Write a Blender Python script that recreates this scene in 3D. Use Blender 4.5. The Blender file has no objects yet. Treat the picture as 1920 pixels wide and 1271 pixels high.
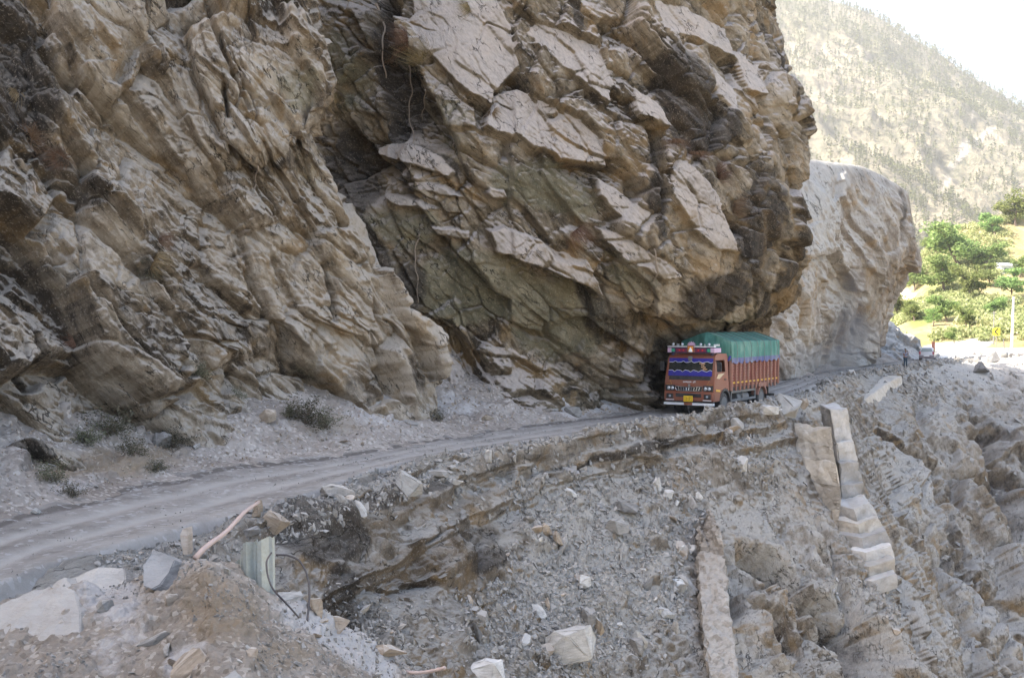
import bpy, bmesh, math, random
import numpy as np
from mathutils import Vector, Matrix, Euler
R_ = math.radians
rnd = random.Random(7)
SC = bpy.context.scene
COL = SC.collection
F = 2059.0
PITCH = math.atan(24.5 / F)          # camera looks slightly down
CAMZ = 4.0
cp, sp_ = math.cos(PITCH), math.sin(PITCH)

def P(px, py, Y):
    """world point seen at photo pixel (px,py) at distance Y along the view direction on plan"""
    x = (px - 960.0) / F; y = (635.5 - py) / F
    wy = cp + y * sp_; wz = -sp_ + y * cp
    t = Y / wy
    return np.array((x * t, Y, CAMZ + wz * t))

def proj(G):
    X = G[..., 0]; Y = G[..., 1]; Z = G[..., 2] - CAMZ
    depth = Y * cp - Z * sp_
    up = Y * sp_ + Z * cp
    d = np.where(depth < 0.05, 0.05, depth)
    return 960 + F * X / d, 635.5 - F * up / d

# ------------------------------------------------------------------ noise
def _h(ix, iy, iz, seed):
    h = (ix.astype(np.uint32) * np.uint32(374761393) + iy.astype(np.uint32) * np.uint32(668265263)
         + iz.astype(np.uint32) * np.uint32(2147483647 - 1013) + np.uint32((seed * 974711 + 12345) & 0xffffffff))
    h = (h ^ (h >> np.uint32(13))) * np.uint32(1274126177)
    h = (h ^ (h >> np.uint32(16))) * np.uint32(2246822519)
    h = h ^ (h >> np.uint32(15))
    return h
def _f(h): return (h & np.uint32(0xffff)).astype(np.float32) / 65535.0
def _f2(h): return ((h >> np.uint32(16)) & np.uint32(0xffff)).astype(np.float32) / 65535.0

def vnoise(p, seed=0):
    i = np.floor(p).astype(np.int64); f = (p - i).astype(np.float32); f = f * f * (3 - 2 * f)
    i = i & 0xffffff
    out = 0
    for dx in (0, 1):
        wx = f[..., 0] if dx else 1 - f[..., 0]
        for dy in (0, 1):
            wy = f[..., 1] if dy else 1 - f[..., 1]
            for dz in (0, 1):
                wz = f[..., 2] if dz else 1 - f[..., 2]
                out = out + wx * wy * wz * _f(_h(i[..., 0] + dx, i[..., 1] + dy, i[..., 2] + dz, seed))
    return out * 2 - 1
def fbm(p, seed=0, octv=4, gain=0.5, lac=2.03):
    a, s, o = 1.0, 0, 0
    for k in range(octv):
        s = s + a * vnoise(p * (lac ** k) + 17.3 * k, seed + k); o += a; a *= gain
    return s / o
def ridged(p, seed=0, octv=4):
    a, s, o = 1.0, 0, 0
    for k in range(octv):
        s = s + a * (1 - 2 * np.abs(vnoise(p * (2.03 ** k) + 7.7 * k, seed + k))); o += a; a *= 0.5
    return s / o
def worley(p, seed=0):
    """nearest jittered cell (8 neighbours): rand id, rand id 2, vector to centre, edge distance"""
    b = np.floor(p - 0.5).astype(np.int64)
    best = np.full(p.shape[:-1], 1e9, np.float32); sec = best.copy()
    r1 = np.zeros_like(best); r2 = np.zeros_like(best); vec = np.zeros(p.shape, np.float32)
    for dx in (0, 1):
        for dy in (0, 1):
            for dz in (0, 1):
                c = b + np.array((dx, dy, dz)); cm = c & 0xffffff
                h = _h(cm[..., 0], cm[..., 1], cm[..., 2], seed); h2 = _h(cm[..., 2], cm[..., 0], cm[..., 1], seed + 91)
                ctr = np.stack((c[..., 0] + .5 + .7 * (_f(h) - .5), c[..., 1] + .5 + .7 * (_f2(h) - .5), c[..., 2] + .5 + .7 * (_f(h2) - .5)), -1)
                v = (p - ctr).astype(np.float32); d = (v * v).sum(-1)
                m = d < best
                sec = np.where(m, best, np.minimum(sec, d)); best = np.where(m, d, best)
                r1 = np.where(m, _f2(h2), r1); h3 = _h(cm[..., 1], cm[..., 2], cm[..., 0], seed + 55)
                r2 = np.where(m, _f(h3), r2); vec = np.where(m[..., None], v, vec)
    return r1, r2, vec, np.sqrt(sec) - np.sqrt(best)
def sstep(a, b, x):
    t = np.clip((x - a) / (b - a), 0, 1); return t * t * (3 - 2 * t)

def basis(nb, nw):
    nb = np.array(nb, float); nb /= np.linalg.norm(nb)
    nw = np.array(nw, float); nw /= np.linalg.norm(nw)
    e1 = np.cross(nb, nw); e1 /= np.linalg.norm(e1); e2 = np.cross(nb, e1)
    return np.stack((e1, e2, nb))

# ------------------------------------------------------------------ patches
def catmull(C, t):
    """C: (n, ...) control, t: params in [0,n-1]"""
    n = len(C); i = np.clip(np.floor(t).astype(int), 0, n - 2); f = (t - i)
    sh = (-1,) + (1,) * (C.ndim - 1); f = f.reshape(sh)
    p0 = C[np.maximum(i - 1, 0)]; p1 = C[i]; p2 = C[i + 1]; p3 = C[np.minimum(i + 2, n - 1)]
    m1 = (p2 - p0) * .42; m2 = (p3 - p1) * .42
    h = f * f * (3 - 2 * f)
    return (2*f**3-3*f**2+1)*p1 + (f**3-2*f**2+f)*m1 + (-2*f**3+3*f**2)*p2 + (f**3-f**2)*m2
def params(L, step, inside):
    t = []
    for k, (l, ins) in enumerate(zip(L, inside)):
        n = max(3, int(l / (step if ins else step * 4.5)));
        n = min(n, 260)
        t += list(k + np.arange(n) / n)
    t.append(len(L)); return np.array(t)
QS = 1.0
def make_grid(ctrl, step=1.7):
    """ctrl rows x cols x 3 (world). returns dense grid (nv,nu,3)"""
    C = np.array(ctrl, float)
    px, py = proj(C)
    ins = (px > -120) & (px < 2040) & (py > -120) & (py < 1390) & (C[..., 1] > 1)
    def seg(ax):
        d = np.hypot(np.diff(px, axis=ax), np.diff(py, axis=ax)); d = np.minimum(d, 500)
        i = (np.take(ins, range(0, ins.shape[ax]-1), ax) | np.take(ins, range(1, ins.shape[ax]), ax))
        o = 1 - ax
        dd = np.where(i, d, 0); L = np.percentile(dd, 80, axis=o); I = i.any(axis=o)
        L = np.where(I, np.maximum(L, 6), d.mean(axis=o)); return L, I
    Lv, Iv = seg(0); Lu, Iu = seg(1)
    step *= QS; tv = params(Lv, step, Iv); tu = params(Lu, step, Iu)
    A = catmull(C, tv)
    B = catmull(np.swapaxes(A, 0, 1), tu)
    return np.swapaxes(B, 0, 1).copy()
def normals(G, flip=False):
    du = np.gradient(G, axis=1); dv = np.gradient(G, axis=0)
    n = np.cross(du, dv); l = np.linalg.norm(n, axis=-1, keepdims=True); n = n / np.maximum(l, 1e-9)
    return -n if flip else n
def blur(n, k):
    for _ in range(k):
        n = n.copy()
        n[1:-1] = (n[:-2] + n[1:-1] * 2 + n[2:]) / 4; n[:, 1:-1] = (n[:, :-2] + n[:, 1:-1] * 2 + n[:, 2:]) / 4
    return n

SURF = {}
def grid_mesh(name, G, mat, tint=None, smooth=False, kind='structure', label=None, cat=None):
    nv, nu = G.shape[:2]
    me = bpy.data.meshes.new(name)
    idx = np.arange(nv * nu).reshape(nv, nu)
    q = np.stack((idx[:-1, :-1], idx[:-1, 1:], idx[1:, 1:], idx[1:, :-1]), -1).reshape(-1, 4)
    me.vertices.add(nv * nu); me.vertices.foreach_set('co', G.reshape(-1).astype(np.float32))
    me.loops.add(q.size); me.loops.foreach_set('vertex_index', q.reshape(-1).astype(np.int32))
    me.polygons.add(len(q)); me.polygons.foreach_set('loop_start', (np.arange(len(q)) * 4).astype(np.int32))
    me.polygons.foreach_set('loop_total', np.full(len(q), 4, np.int32))
    me.update(calc_edges=True)
    if smooth: me.polygons.foreach_set('use_smooth', np.ones(len(q), bool))
    if tint is not None:
        ca = me.color_attributes.new('tint', 'FLOAT_COLOR', 'POINT')
        T = np.concatenate((tint, np.ones(tint.shape[:2] + (1,))), -1) if tint.shape[-1] == 3 else tint
        ca.data.foreach_set('color', T.reshape(-1).astype(np.float32))
    me.materials.append(mat)
    o = bpy.data.objects.new(name, me); COL.objects.link(o)
    if kind: o['kind'] = kind
    if label: o['label'] = label
    if cat: o['category'] = cat
    return o
def register(key, G):
    px, py = proj(G); SURF[key] = (G, px, py, normals(G))
def on(key, px, py):
    """point (and outward normal) of a built surface seen nearest to a photo pixel, nearest the camera"""
    G, X, Y, N = SURF[key]
    d = (X - px) ** 2 + (Y - py) ** 2
    m = d < max(d.min() * 1.0 + 1, 14)
    k = np.argmin(np.where(m, G[..., 1], 1e9)); k = np.unravel_index(k, d.shape)
    n = N[k]; v = np.array((0, 0, CAMZ)) - G[k]
    if np.dot(n, v) < 0: n = -n
    return Vector(G[k]), Vector(n)

def inpoly(x, y, poly):
    r = np.zeros(x.shape, bool); n = len(poly); j = n - 1
    for i in range(n):
        xi, yi = poly[i]; xj, yj = poly[j]
        if yi != yj:
            c = ((yi > y) != (yj > y)) & (x < (xj - xi) * (y - yi) / (yj - yi) + xi); r ^= c
        j = i
    return r

# ------------------------------------------------------------------ object helpers
def tag(o, label=None, cat=None, group=None, kind=None):
    if label: o['label'] = label
    if cat: o['category'] = cat
    if group: o['group'] = group
    if kind: o['kind'] = kind
    return o
def thing(name, label, cat, loc=(0, 0, 0), rz=0.0, group=None):
    o = bpy.data.objects.new(name, None); COL.objects.link(o); o.empty_display_size = .2
    o.location = loc; o.rotation_euler = (0, 0, rz)
    return tag(o, label, cat, group)
def link_mesh(name, me, mat, parent=None):
    if mat is not None and not me.materials: me.materials.append(mat)
    o = bpy.data.objects.new(name, me); COL.objects.link(o)
    if parent: o.parent = parent
    return o
def obj(name, bm, mat, parent=None, smooth=False):
    me = bpy.data.meshes.new(name); bm.normal_update(); bm.to_mesh(me); bm.free()
    if smooth:
        for p in me.polygons: p.use_smooth = True
    return link_mesh(name, me, mat, parent)
def dup(root, loc=None, rot=None, scale=None, parent=None):
    r = root.copy(); COL.objects.link(r)
    if parent: r.parent = parent
    if loc is not None: r.location = loc
    if rot is not None: r.rotation_euler = rot
    if scale is not None: r.scale = (scale,) * 3 if isinstance(scale, (int, float)) else scale
    for ch in list(root.children): dup(ch, parent=r)
    return r
def box(bm, x0, x1, y0, y1, z0, z1, bev=0.0, M=None):
    vs = [bm.verts.new((x, y, z)) for z in (z0, z1) for y in (y0, y1) for x in (x0, x1)]
    fs = [(0, 2, 3, 1), (4, 5, 7, 6), (0, 1, 5, 4), (2, 6, 7, 3), (0, 4, 6, 2), (1, 3, 7, 5)]
    nf = [bm.faces.new([vs[i] for i in f]) for f in fs]
    if bev > 0:
        es = list({e for f in nf for e in f.edges})
        r = bmesh.ops.bevel(bm, geom=es, offset=bev, segments=2, affect='EDGES', profile=.5)
        vs = list({v for f in r['faces'] for v in f.verts} | {v for v in vs if v.is_valid})
    if M is not None: bmesh.ops.transform(bm, matrix=M, verts=[v for v in vs if v.is_valid])
    return vs
def prism(bm, pts, axis, a0, a1):
    """pts 2D polygon extruded along axis ('x','y','z') from a0 to a1"""
    def mk(p, a):
        if axis == 'x': return (a, p[0], p[1])
        if axis == 'y': return (p[0], a, p[1])
        return (p[0], p[1], a)
    A = [bm.verts.new(mk(p, a0)) for p in pts]; B = [bm.verts.new(mk(p, a1)) for p in pts]
    n = len(pts); bm.faces.new(A[::-1]); bm.faces.new(B)
    for i in range(n): bm.faces.new((A[i], A[(i+1) % n], B[(i+1) % n], B[i]))
    bmesh.ops.recalc_face_normals(bm, faces=bm.faces)
def tube(bm, pts, rad, n=8, cap=True):
    pts = [Vector(p) for p in pts]; rings = []
    for i, p in enumerate(pts):
        t = (pts[min(i+1, len(pts)-1)] - pts[max(i-1, 0)]).normalized()
        a = t.cross(Vector((0, 0, 1)))
        if a.length < .1: a = t.cross(Vector((1, 0, 0)))
        a.normalize(); b = t.cross(a); r = rad[i] if isinstance(rad, (list, tuple)) else rad
        rings.append([bm.verts.new(p + (a * math.cos(2*math.pi*k/n) + b * math.sin(2*math.pi*k/n)) * r) for k in range(n)])
    for A, B in zip(rings, rings[1:]):
        for k in range(n): bm.faces.new((A[k], A[(k+1) % n], B[(k+1) % n], B[k]))
    if cap: bm.faces.new(rings[0][::-1]); bm.faces.new(rings[-1])
def lathe(bm, prof, axis='x', n=24, c=(0, 0, 0)):
    """prof: (a, r) along axis"""
    rings = []
    for a, r in prof:
        ring = []
        for k in range(n):
            t = 2*math.pi*k/n; u, v = r*math.cos(t), r*math.sin(t)
            co = (a, u, v) if axis == 'x' else ((u, a, v) if axis == 'y' else (u, v, a))
            ring.append(bm.verts.new(Vector(co) + Vector(c)))
        rings.append(ring)
    for A, B in zip(rings, rings[1:]):
        for k in range(n): bm.faces.new((A[k], A[(k+1) % n], B[(k+1) % n], B[k]))
    bm.faces.new(rings[0]); bm.faces.new(rings[-1])
    bmesh.ops.recalc_face_normals(bm, faces=bm.faces)

# ------------------------------------------------------------------ materials
def new_mat(name):
    m = bpy.data.materials.new(name); m.use_nodes = True
    nt = m.node_tree; nt.nodes.clear(); return m, nt
class NB:
    """tiny node builder"""
    def __init__(s, nt): s.nt = nt
    def n(s, t, **kw):
        nd = s.nt.nodes.new(t)
        for k, v in kw.items(): setattr(nd, k, v)
        return nd
    def l(s, a, b): s.nt.links.new(a, b)
    def noise(s, vec, scale, detail=5, rough=.55, dist=0.0):
        nd = s.n('ShaderNodeTexNoise'); s.l(vec, nd.inputs['Vector'])
        nd.inputs['Scale'].default_value = scale; nd.inputs['Detail'].default_value = detail
        nd.inputs['Roughness'].default_value = rough; nd.inputs['Distortion'].default_value = dist
        return nd.outputs['Fac']
    def ramp(s, fac, stops):
        nd = s.n('ShaderNodeValToRGB'); s.l(fac, nd.inputs[0]); e = nd.color_ramp.elements
        while len(e) < len(stops): e.new(.5)
        for el, (p, c) in zip(e, stops):
            el.position = p; el.color = (*c, 1) if len(c) == 3 else c
        return nd.outputs[0]
    def step(s, fac, a, b):
        nd = s.n('ShaderNodeMapRange', interpolation_type='SMOOTHSTEP'); s.l(fac, nd.inputs[0])
        nd.inputs[1].default_value = a; nd.inputs[2].default_value = b; return nd.outputs[0]
    def math(s, op, a, b=None, clamp=False):
        nd = s.n('ShaderNodeMath', operation=op); nd.use_clamp = clamp
        for i, v in enumerate((a, b)):
            if v is None: continue
            if isinstance(v, (int, float)): nd.inputs[i].default_value = v
            else: s.l(v, nd.inputs[i])
        return nd.outputs[0]
    def mix(s, f, a, b, blend='MIX'):
        nd = s.n('ShaderNodeMix', data_type='RGBA', blend_type=blend)
        for i, v in ((0, f), (6, a), (7, b)):
            if isinstance(v, (int, float)): nd.inputs[i].default_value = v
            elif isinstance(v, tuple): nd.inputs[i].default_value = (*v, 1)
            else: s.l(v, nd.inputs[i])
        return nd.outputs[2]
    def bump(s, h, strength, dist, normal=None):
        nd = s.n('ShaderNodeBump'); nd.inputs['Strength'].default_value = strength; nd.inputs['Distance'].default_value = dist
        s.l(h, nd.inputs['Height'])
        if normal is not None: s.l(normal, nd.inputs['Normal'])
        return nd.outputs[0]
    def out(s, color, rough=.9, normal=None, metal=0.0, spec=.3, emit=None, es=0):
        b = s.n('ShaderNodeBsdfPrincipled'); o = s.n('ShaderNodeOutputMaterial')
        for nm, v in (('Base Color', color), ('Roughness', rough), ('Metallic', metal), ('Specular IOR Level', spec)):
            if isinstance(v, (int, float)): b.inputs[nm].default_value = v
            elif isinstance(v, tuple): b.inputs[nm].default_value = (*v, 1)
            else: s.l(v, b.inputs[nm])
        if normal is not None: s.l(normal, b.inputs['Normal'])
        s.l(b.outputs[0], o.inputs[0]); return b
def plain(name, col, rough=.6, metal=0.0, spec=.4, dirt=.35, dirtcol=(.30, .27, .24), scale=3.0, bump=0.0):
    """painted / moulded surface with dust settled in patches"""
    m, nt = new_mat(name); b = NB(nt)
    tc = b.n('ShaderNodeTexCoord').outputs['Object']
    n1 = b.noise(tc, scale, 6, .65); n2 = b.noise(tc, scale * 9, 4, .6)
    f = b.math('MULTIPLY', b.step(b.math('ADD', n1, b.math('MULTIPLY', n2, .35)), .45, .95), dirt)
    c = b.mix(f, tuple(col), dirtcol)
    c = b.mix(b.math('MULTIPLY', b.step(n2, .4, .7), .12), c, tuple(x * .6 for x in col))
    r = b.math('ADD', b.math('MULTIPLY', f, .4), rough, True)
    nm = b.bump(n2, bump, .01) if bump else None
    b.out(c, r, nm, metal, spec)
    return m

def rock_mat(name, nb=(0.75, -0.35, 0.6), base=((.10, .08, .062), (.20, .155, .115), (.30, .25, .205)), dust=(.43, .39, .36),
             dust0=.25, dust1=.75, dust_amt=.85, streak=1.0, bump=1.0, sc=1.0, olive_cols=((.095, .088, .058), (.20, .185, .118), (.32, .295, .20))):
    m, nt = new_mat(name); b = NB(nt)
    tc = b.n('ShaderNodeTexCoord').outputs['Object']
    B = basis(nb, (0.83, -0.56, 0.0)); eu = Matrix(B.tolist()).to_euler()
    mp = b.n('ShaderNodeMapping'); mp.inputs['Rotation'].default_value = eu; b.l(tc, mp.inputs[0])
    ms = b.n('ShaderNodeMapping'); ms.inputs['Scale'].default_value = (.8, 1.0, 1.2 + 2.2 * streak); b.l(mp.outputs[0], ms.inputs[0])
    low = b.noise(tc, .16 * sc, 4, .6, .6); mid = b.noise(tc, .9 * sc, 7, .62, .4)
    st = b.noise(ms.outputs[0], 1.1 * sc, 8, .66, .5); fine = b.noise(ms.outputs[0], 5 * sc, 9, .78, .2)
    grit = b.noise(tc, 14 * sc, 6, .75)
    at = b.n('ShaderNodeAttribute', attribute_name='tint')
    tone = b.math('MULTIPLY', b.math('SUBTRACT', at.outputs['Alpha'], .5), .34)
    mixf = b.math('ADD', b.math('MULTIPLY', st, .45), b.math('ADD', b.math('MULTIPLY', mid, .35), b.math('ADD', b.math('MULTIPLY', low, .25), b.math('ADD', tone, -.0))))
    c = b.ramp(mixf, [(.40, base[0]), (.53, base[1]), (.68, base[2])])
    # iron staining
    c = b.mix(b.math('MULTIPLY', b.step(b.noise(tc, .45 * sc, 6, .6, 1.0), .50, .66), .62), c, (.33, .215, .10))
    sp = b.n('ShaderNodeSeparateColor'); b.l(at.outputs['Color'], sp.inputs[0])
    pale, olive, dark = sp.outputs[0], sp.outputs[1], sp.outputs[2]
    rag = b.math('MULTIPLY', b.math('SUBTRACT', mid, .5), .9)
    fo = b.math('MULTIPLY', b.step(b.math('ADD', olive, rag), .25, .65), .68)
    c = b.mix(fo, c, b.ramp(b.math('ADD', b.math('MULTIPLY', mid, .6), b.math('MULTIPLY', fine, .4)), [(.35, olive_cols[0]), (.52, olive_cols[1]), (.66, olive_cols[2])]))
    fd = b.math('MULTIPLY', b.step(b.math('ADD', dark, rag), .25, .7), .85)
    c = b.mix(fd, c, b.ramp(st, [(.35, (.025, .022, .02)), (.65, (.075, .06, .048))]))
    # fine dark cracks and mineral flecks along the foliation
    c = b.mix(b.math('MULTIPLY', b.step(fine, .54, .66), .6), c, tuple(x * .45 for x in base[0]))
    vc = b.n('ShaderNodeTexVoronoi', feature='DISTANCE_TO_EDGE'); vc.inputs['Scale'].default_value = .9 * sc
    vw = b.n('ShaderNodeVectorMath', operation='ADD'); nz = b.n('ShaderNodeTexNoise'); nz.inputs['Scale'].default_value = 2.2 * sc; b.l(ms.outputs[0], nz.inputs['Vector']); b.l(ms.outputs[0], vw.inputs[0]); b.l(nz.outputs['Color'], vw.inputs[1]); b.l(vw.outputs[0], vc.inputs['Vector'])
    crack = b.math('MULTIPLY', b.math('SUBTRACT', 1.0, b.step(vc.outputs['Distance'], .0, .035)), b.step(mid, .45, .6))
    c = b.mix(b.math('MULTIPLY', b.step(grit, .54, .66), .40), c, tuple(min(1, x * 1.5) for x in base[2]))
    # pale road dust lying on ledges that face up
    gn = b.n('ShaderNodeNewGeometry'); sx = b.n('ShaderNodeSeparateXYZ'); b.l(gn.outputs['Normal'], sx.inputs[0])
    up = b.math('ADD', sx.outputs[2], b.math('MULTIPLY', b.math('SUBTRACT', mid, .5), .9))
    up = b.math('ADD', up, b.math('MULTIPLY', pale, .55))
    du = b.math('MULTIPLY', b.step(up, dust0, dust1), dust_amt)
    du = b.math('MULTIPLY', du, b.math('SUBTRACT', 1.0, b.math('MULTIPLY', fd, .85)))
    du = b.math('MULTIPLY', du, b.math('SUBTRACT', 1.0, b.math('MULTIPLY', fo, .6)))
    dcol = b.mix(b.step(fine, .42, .62), dust, tuple(x * .74 for x in dust))
    dcol = b.mix(b.math('MULTIPLY', b.step(low, .45, .6), .4), dcol, (dust[0] * .98, dust[1] * .93, dust[2] * .86))
    c = b.mix(du, c, dcol)
    c = b.mix(b.math('MULTIPLY', crack, .8), c, tuple(x * .35 for x in base[0]))
    h = b.math('ADD', b.math('MULTIPLY', fine, .7), b.math('ADD', b.math('MULTIPLY', grit, .4), b.math('SUBTRACT', b.math('MULTIPLY', st, .6), b.math('MULTIPLY', crack, .5))))
    nm = b.bump(h, 1.0 * bump, .16)
    b.out(c, .93, nm, 0, .2)
    return m
def dirt_mat(name, cols=((.20, .175, .155), (.33, .30, .275), (.43, .40, .375)), sc=1.0, bump=.6, dark=True, spots=.5):
    m, nt = new_mat(name); b = NB(nt)
    tc = b.n('ShaderNodeTexCoord').outputs['Object']
    low = b.noise(tc, .35 * sc, 6, .62, .5); mid = b.noise(tc, 2.2 * sc, 8, .7, .2); fine = b.noise(tc, 16 * sc, 6, .75)
    v = b.n('ShaderNodeTexVoronoi'); b.l(tc, v.inputs['Vector']); v.inputs['Scale'].default_value = 11 * sc
    v2 = b.n('ShaderNodeTexVoronoi'); b.l(tc, v2.inputs['Vector']); v2.inputs['Scale'].default_value = 4.2 * sc
    f = b.math('ADD', b.math('MULTIPLY', low, .5), b.math('ADD', b.math('MULTIPLY', mid, .35), b.math('MULTIPLY', fine, .2)))
    c = b.ramp(f, [(.40, cols[0]), (.53, cols[1]), (.68, cols[2])])
    sx = b.n('ShaderNodeSeparateColor'); b.l(v.outputs['Color'], sx.inputs[0])
    c = b.mix(b.math('MULTIPLY', b.step(sx.outputs[0], .78, .9), spots), c, tuple(min(1, x * 1.35) for x in cols[2]))
    c = b.mix(b.math('MULTIPLY', b.step(sx.outputs[1], .85, .95), spots), c, tuple(x * .6 for x in cols[0]))
    if dark:
        at = b.n('ShaderNodeAttribute', attribute_name='tint'); sp = b.n('ShaderNodeSeparateColor'); b.l(at.outputs['Color'], sp.inputs[0])
        rag = b.math('MULTIPLY', b.math('SUBTRACT', mid, .5), .9)
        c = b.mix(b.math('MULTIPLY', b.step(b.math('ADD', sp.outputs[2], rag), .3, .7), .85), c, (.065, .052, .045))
        c = b.mix(b.math('MULTIPLY', b.step(b.math('ADD', sp.outputs[1], rag), .3, .7), .85), c, (.25, .19, .125))
        c = b.mix(b.math('MULTIPLY', b.step(b.math('ADD', sp.outputs[0], rag), .3, .7), .8), c, (.50, .475, .46))
    d = b.math('SUBTRACT', 1.0, v.outputs['Distance']); d2 = b.math('SUBTRACT', 1.0, v2.outputs['Distance'])
    h = b.math('ADD', b.math('MULTIPLY', d, .22), b.math('ADD', b.math('MULTIPLY', d2, .35), b.math('ADD', b.math('MULTIPLY', fine, .3), mid)))
    b.out(c, .95, b.bump(h, bump, .08), 0, .15)
    return m
# ================================================================== TERRAIN
NW = np.array((0.83, -0.56, 0.0))
def strata(G, N, nb, lams, amps, seed, warp=.5, cell=(2.4, 1.4, .85), mask=None, lo=.0, saw=.5, ramp=.8, tone=None):
    """fractured bedding: blocks bounded by joints, each with its own tilt and stand-off, dip faces turned up"""
    B = basis(nb, NW); q = G @ B.T
    wq = q + np.stack((fbm(G * .22, seed + 1, 2), fbm(G * .22, seed + 2, 2), fbm(G * .18, seed + 3, 2)), -1) * warp + .06 * np.stack([fbm(G * 1.6, seed + 7 + i, 2) for i in range(3)], -1)
    tot = np.zeros(G.shape[:2]); tn = np.zeros(G.shape[:2])
    for k, (lam, amp) in enumerate(zip(lams, amps)):
        r1, r2, v, e = worley(wq / (np.array(cell) * lam), seed + 31 * k)
        r3 = (r1 * 7.13) % 1.0; r4 = (r2 * 5.77) % 1.0
        d = lam * (.75 * (r1 - .5) + 1.0 * v[..., 0] * (r2 - .5) + 1.1 * v[..., 1] * (r3 - .5) - ramp * v[..., 2] * (.35 + r4))
        d -= lam * .22 * (1 - sstep(0, .10, e)) * (r3 > .35)
        if k < 2 and saw:
            l = lam * (.7 + .6 * r2); f = (wq[..., 2] + r1 * lam * 1.3) / l; f = f - np.floor(f)
            d -= saw * np.where(f < .88, f / .88, (1 - f) / .12) * l * .8 - saw * .4 * l
        m = sstep(-.6, .2, fbm(G * (.55 / max(lam, .25)), seed + 60 + k, 2) + lo)
        tot += amp * d * (m if mask is None else m * mask); tn += (r3 - .5) * (.9, .8, .6, .5, .4)[k]
    if tone is not None: tone[...] = tn
    return tot
def cracks(G, nb, seed, s=(3.2, 2.2, 1.0), w=.05, depth=.22):
    B = basis(nb, NW); q = (G @ B.T) + .25 * np.stack([fbm(G * .8, seed + i, 3) for i in range(3)], -1)
    r1, r2, v, e = worley(q / np.array(s), seed)
    m = sstep(.1, .5, vnoise(G * .45, seed + 5) + .2)
    return -depth * (1 - sstep(0, w, e)) * m
def blob(px, py, items, seed, rag=.35, fr=.02):
    """soft ragged patches for stains, relief and painted recess shade: (cx,cy,rx,ry,ang,strength)"""
    o = np.zeros(px.shape)
    for cx, cy, rx, ry, an, s in items:
        a = R_(an); dx, dy = px - cx, py - cy
        u = (dx * math.cos(a) + dy * math.sin(a)) / rx; w = (-dx * math.sin(a) + dy * math.cos(a)) / ry
        o = np.maximum(o, s * (1 - sstep(.5, 1.25, np.sqrt(u * u + w * w))))
    return o
def ragged(G, seed, a=9, fr=.9):
    return fbm(G * fr, seed, 4) * a
from concurrent.futures import ThreadPoolExecutor
def blur2(D, k):
    for _ in range(k):
        D = D.copy(); D[1:-1] = (D[:-2] + D[1:-1] * 2 + D[2:]) / 4; D[:, 1:-1] = (D[:, :-2] + D[:, 1:-1] * 2 + D[:, 2:]) / 4
    return D
def build(key, name, ctrl, mat, fn, step=1.7, nsm=1, flip=False, smooth=False, nblur=14, label=None, kind='structure', cat=None):
    G = make_grid(ctrl, step)
    N = normals(G)
    c = np.array((0, 0, CAMZ)) - G; vis = (np.einsum('ijk,ijk->ij', N, c) > 0)
    ppx, ppy = proj(G); inside = (ppx > 0) & (ppx < 1920) & (ppy > 0) & (ppy < 1271)
    if (vis & inside).sum() < (~vis & inside).sum(): N = -N
    N = blur(N, nblur); N /= np.linalg.norm(N, axis=-1, keepdims=True)
    D = np.zeros(G.shape[:2]); T = np.zeros(G.shape[:2] + (4,))
    ch = np.array_split(np.arange(G.shape[0]), 12)
    def work(r):
        s_ = slice(r[0], r[-1] + 1)
        d_, t_ = fn(G[s_], N[s_], ppx[s_], ppy[s_]); D[s_] = d_
        if t_.shape[-1] == 3: t_ = np.concatenate((t_, np.full(t_.shape[:2] + (1,), .5)), -1)
        T[s_] = t_
    with ThreadPoolExecutor(4) as ex: list(ex.map(work, ch))
    D = blur2(D, nsm)
    G2 = G + N * D[..., None]
    register(key, G2)
    o = grid_mesh(name, G2, mat, T, smooth, kind, label, cat)
    return o

# ---- road (measured from the photo: far edge F and the matching near edge)
ROADF = [(-16, 8), (-13.6, 14.2), (-11.9, 18), (-10.3, 22), (-9.15, 26.7), (-7.7, 30.3), (-4.5, 34.5), (-1.7, 39.6), (5.0, 49.2), (8.6, 56), (12.4, 63.5), (16.6, 72), (25.2, 90.5), (32, 104), (43.8, 123), (54, 138), (64, 154), (84, 172), (120, 200)]
ROADN = [(-9, 6), (-7.9, 11), (-7.65, 14.5), (-7.6, 17.8), (-6.6, 20.4), (-5.0, 24.8), (-2.9, 32.2), (.3, 36.9), (6.3, 45.3), (10.5, 50.4), (13.6, 56.8), (18.2, 68), (26.4, 87.8), (35.3, 103.7), (46, 120.8), (56.3, 137.5), (68.5, 152.5), (92, 173), (130, 205)]
RF = np.array(ROADF, float); RN = np.array(ROADN, float)
def roadpt(t, w):
    a = catmull(RF, np.atleast_1d(t)); b = catmull(RN, np.atleast_1d(t)); return a + (b - a) * w
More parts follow.
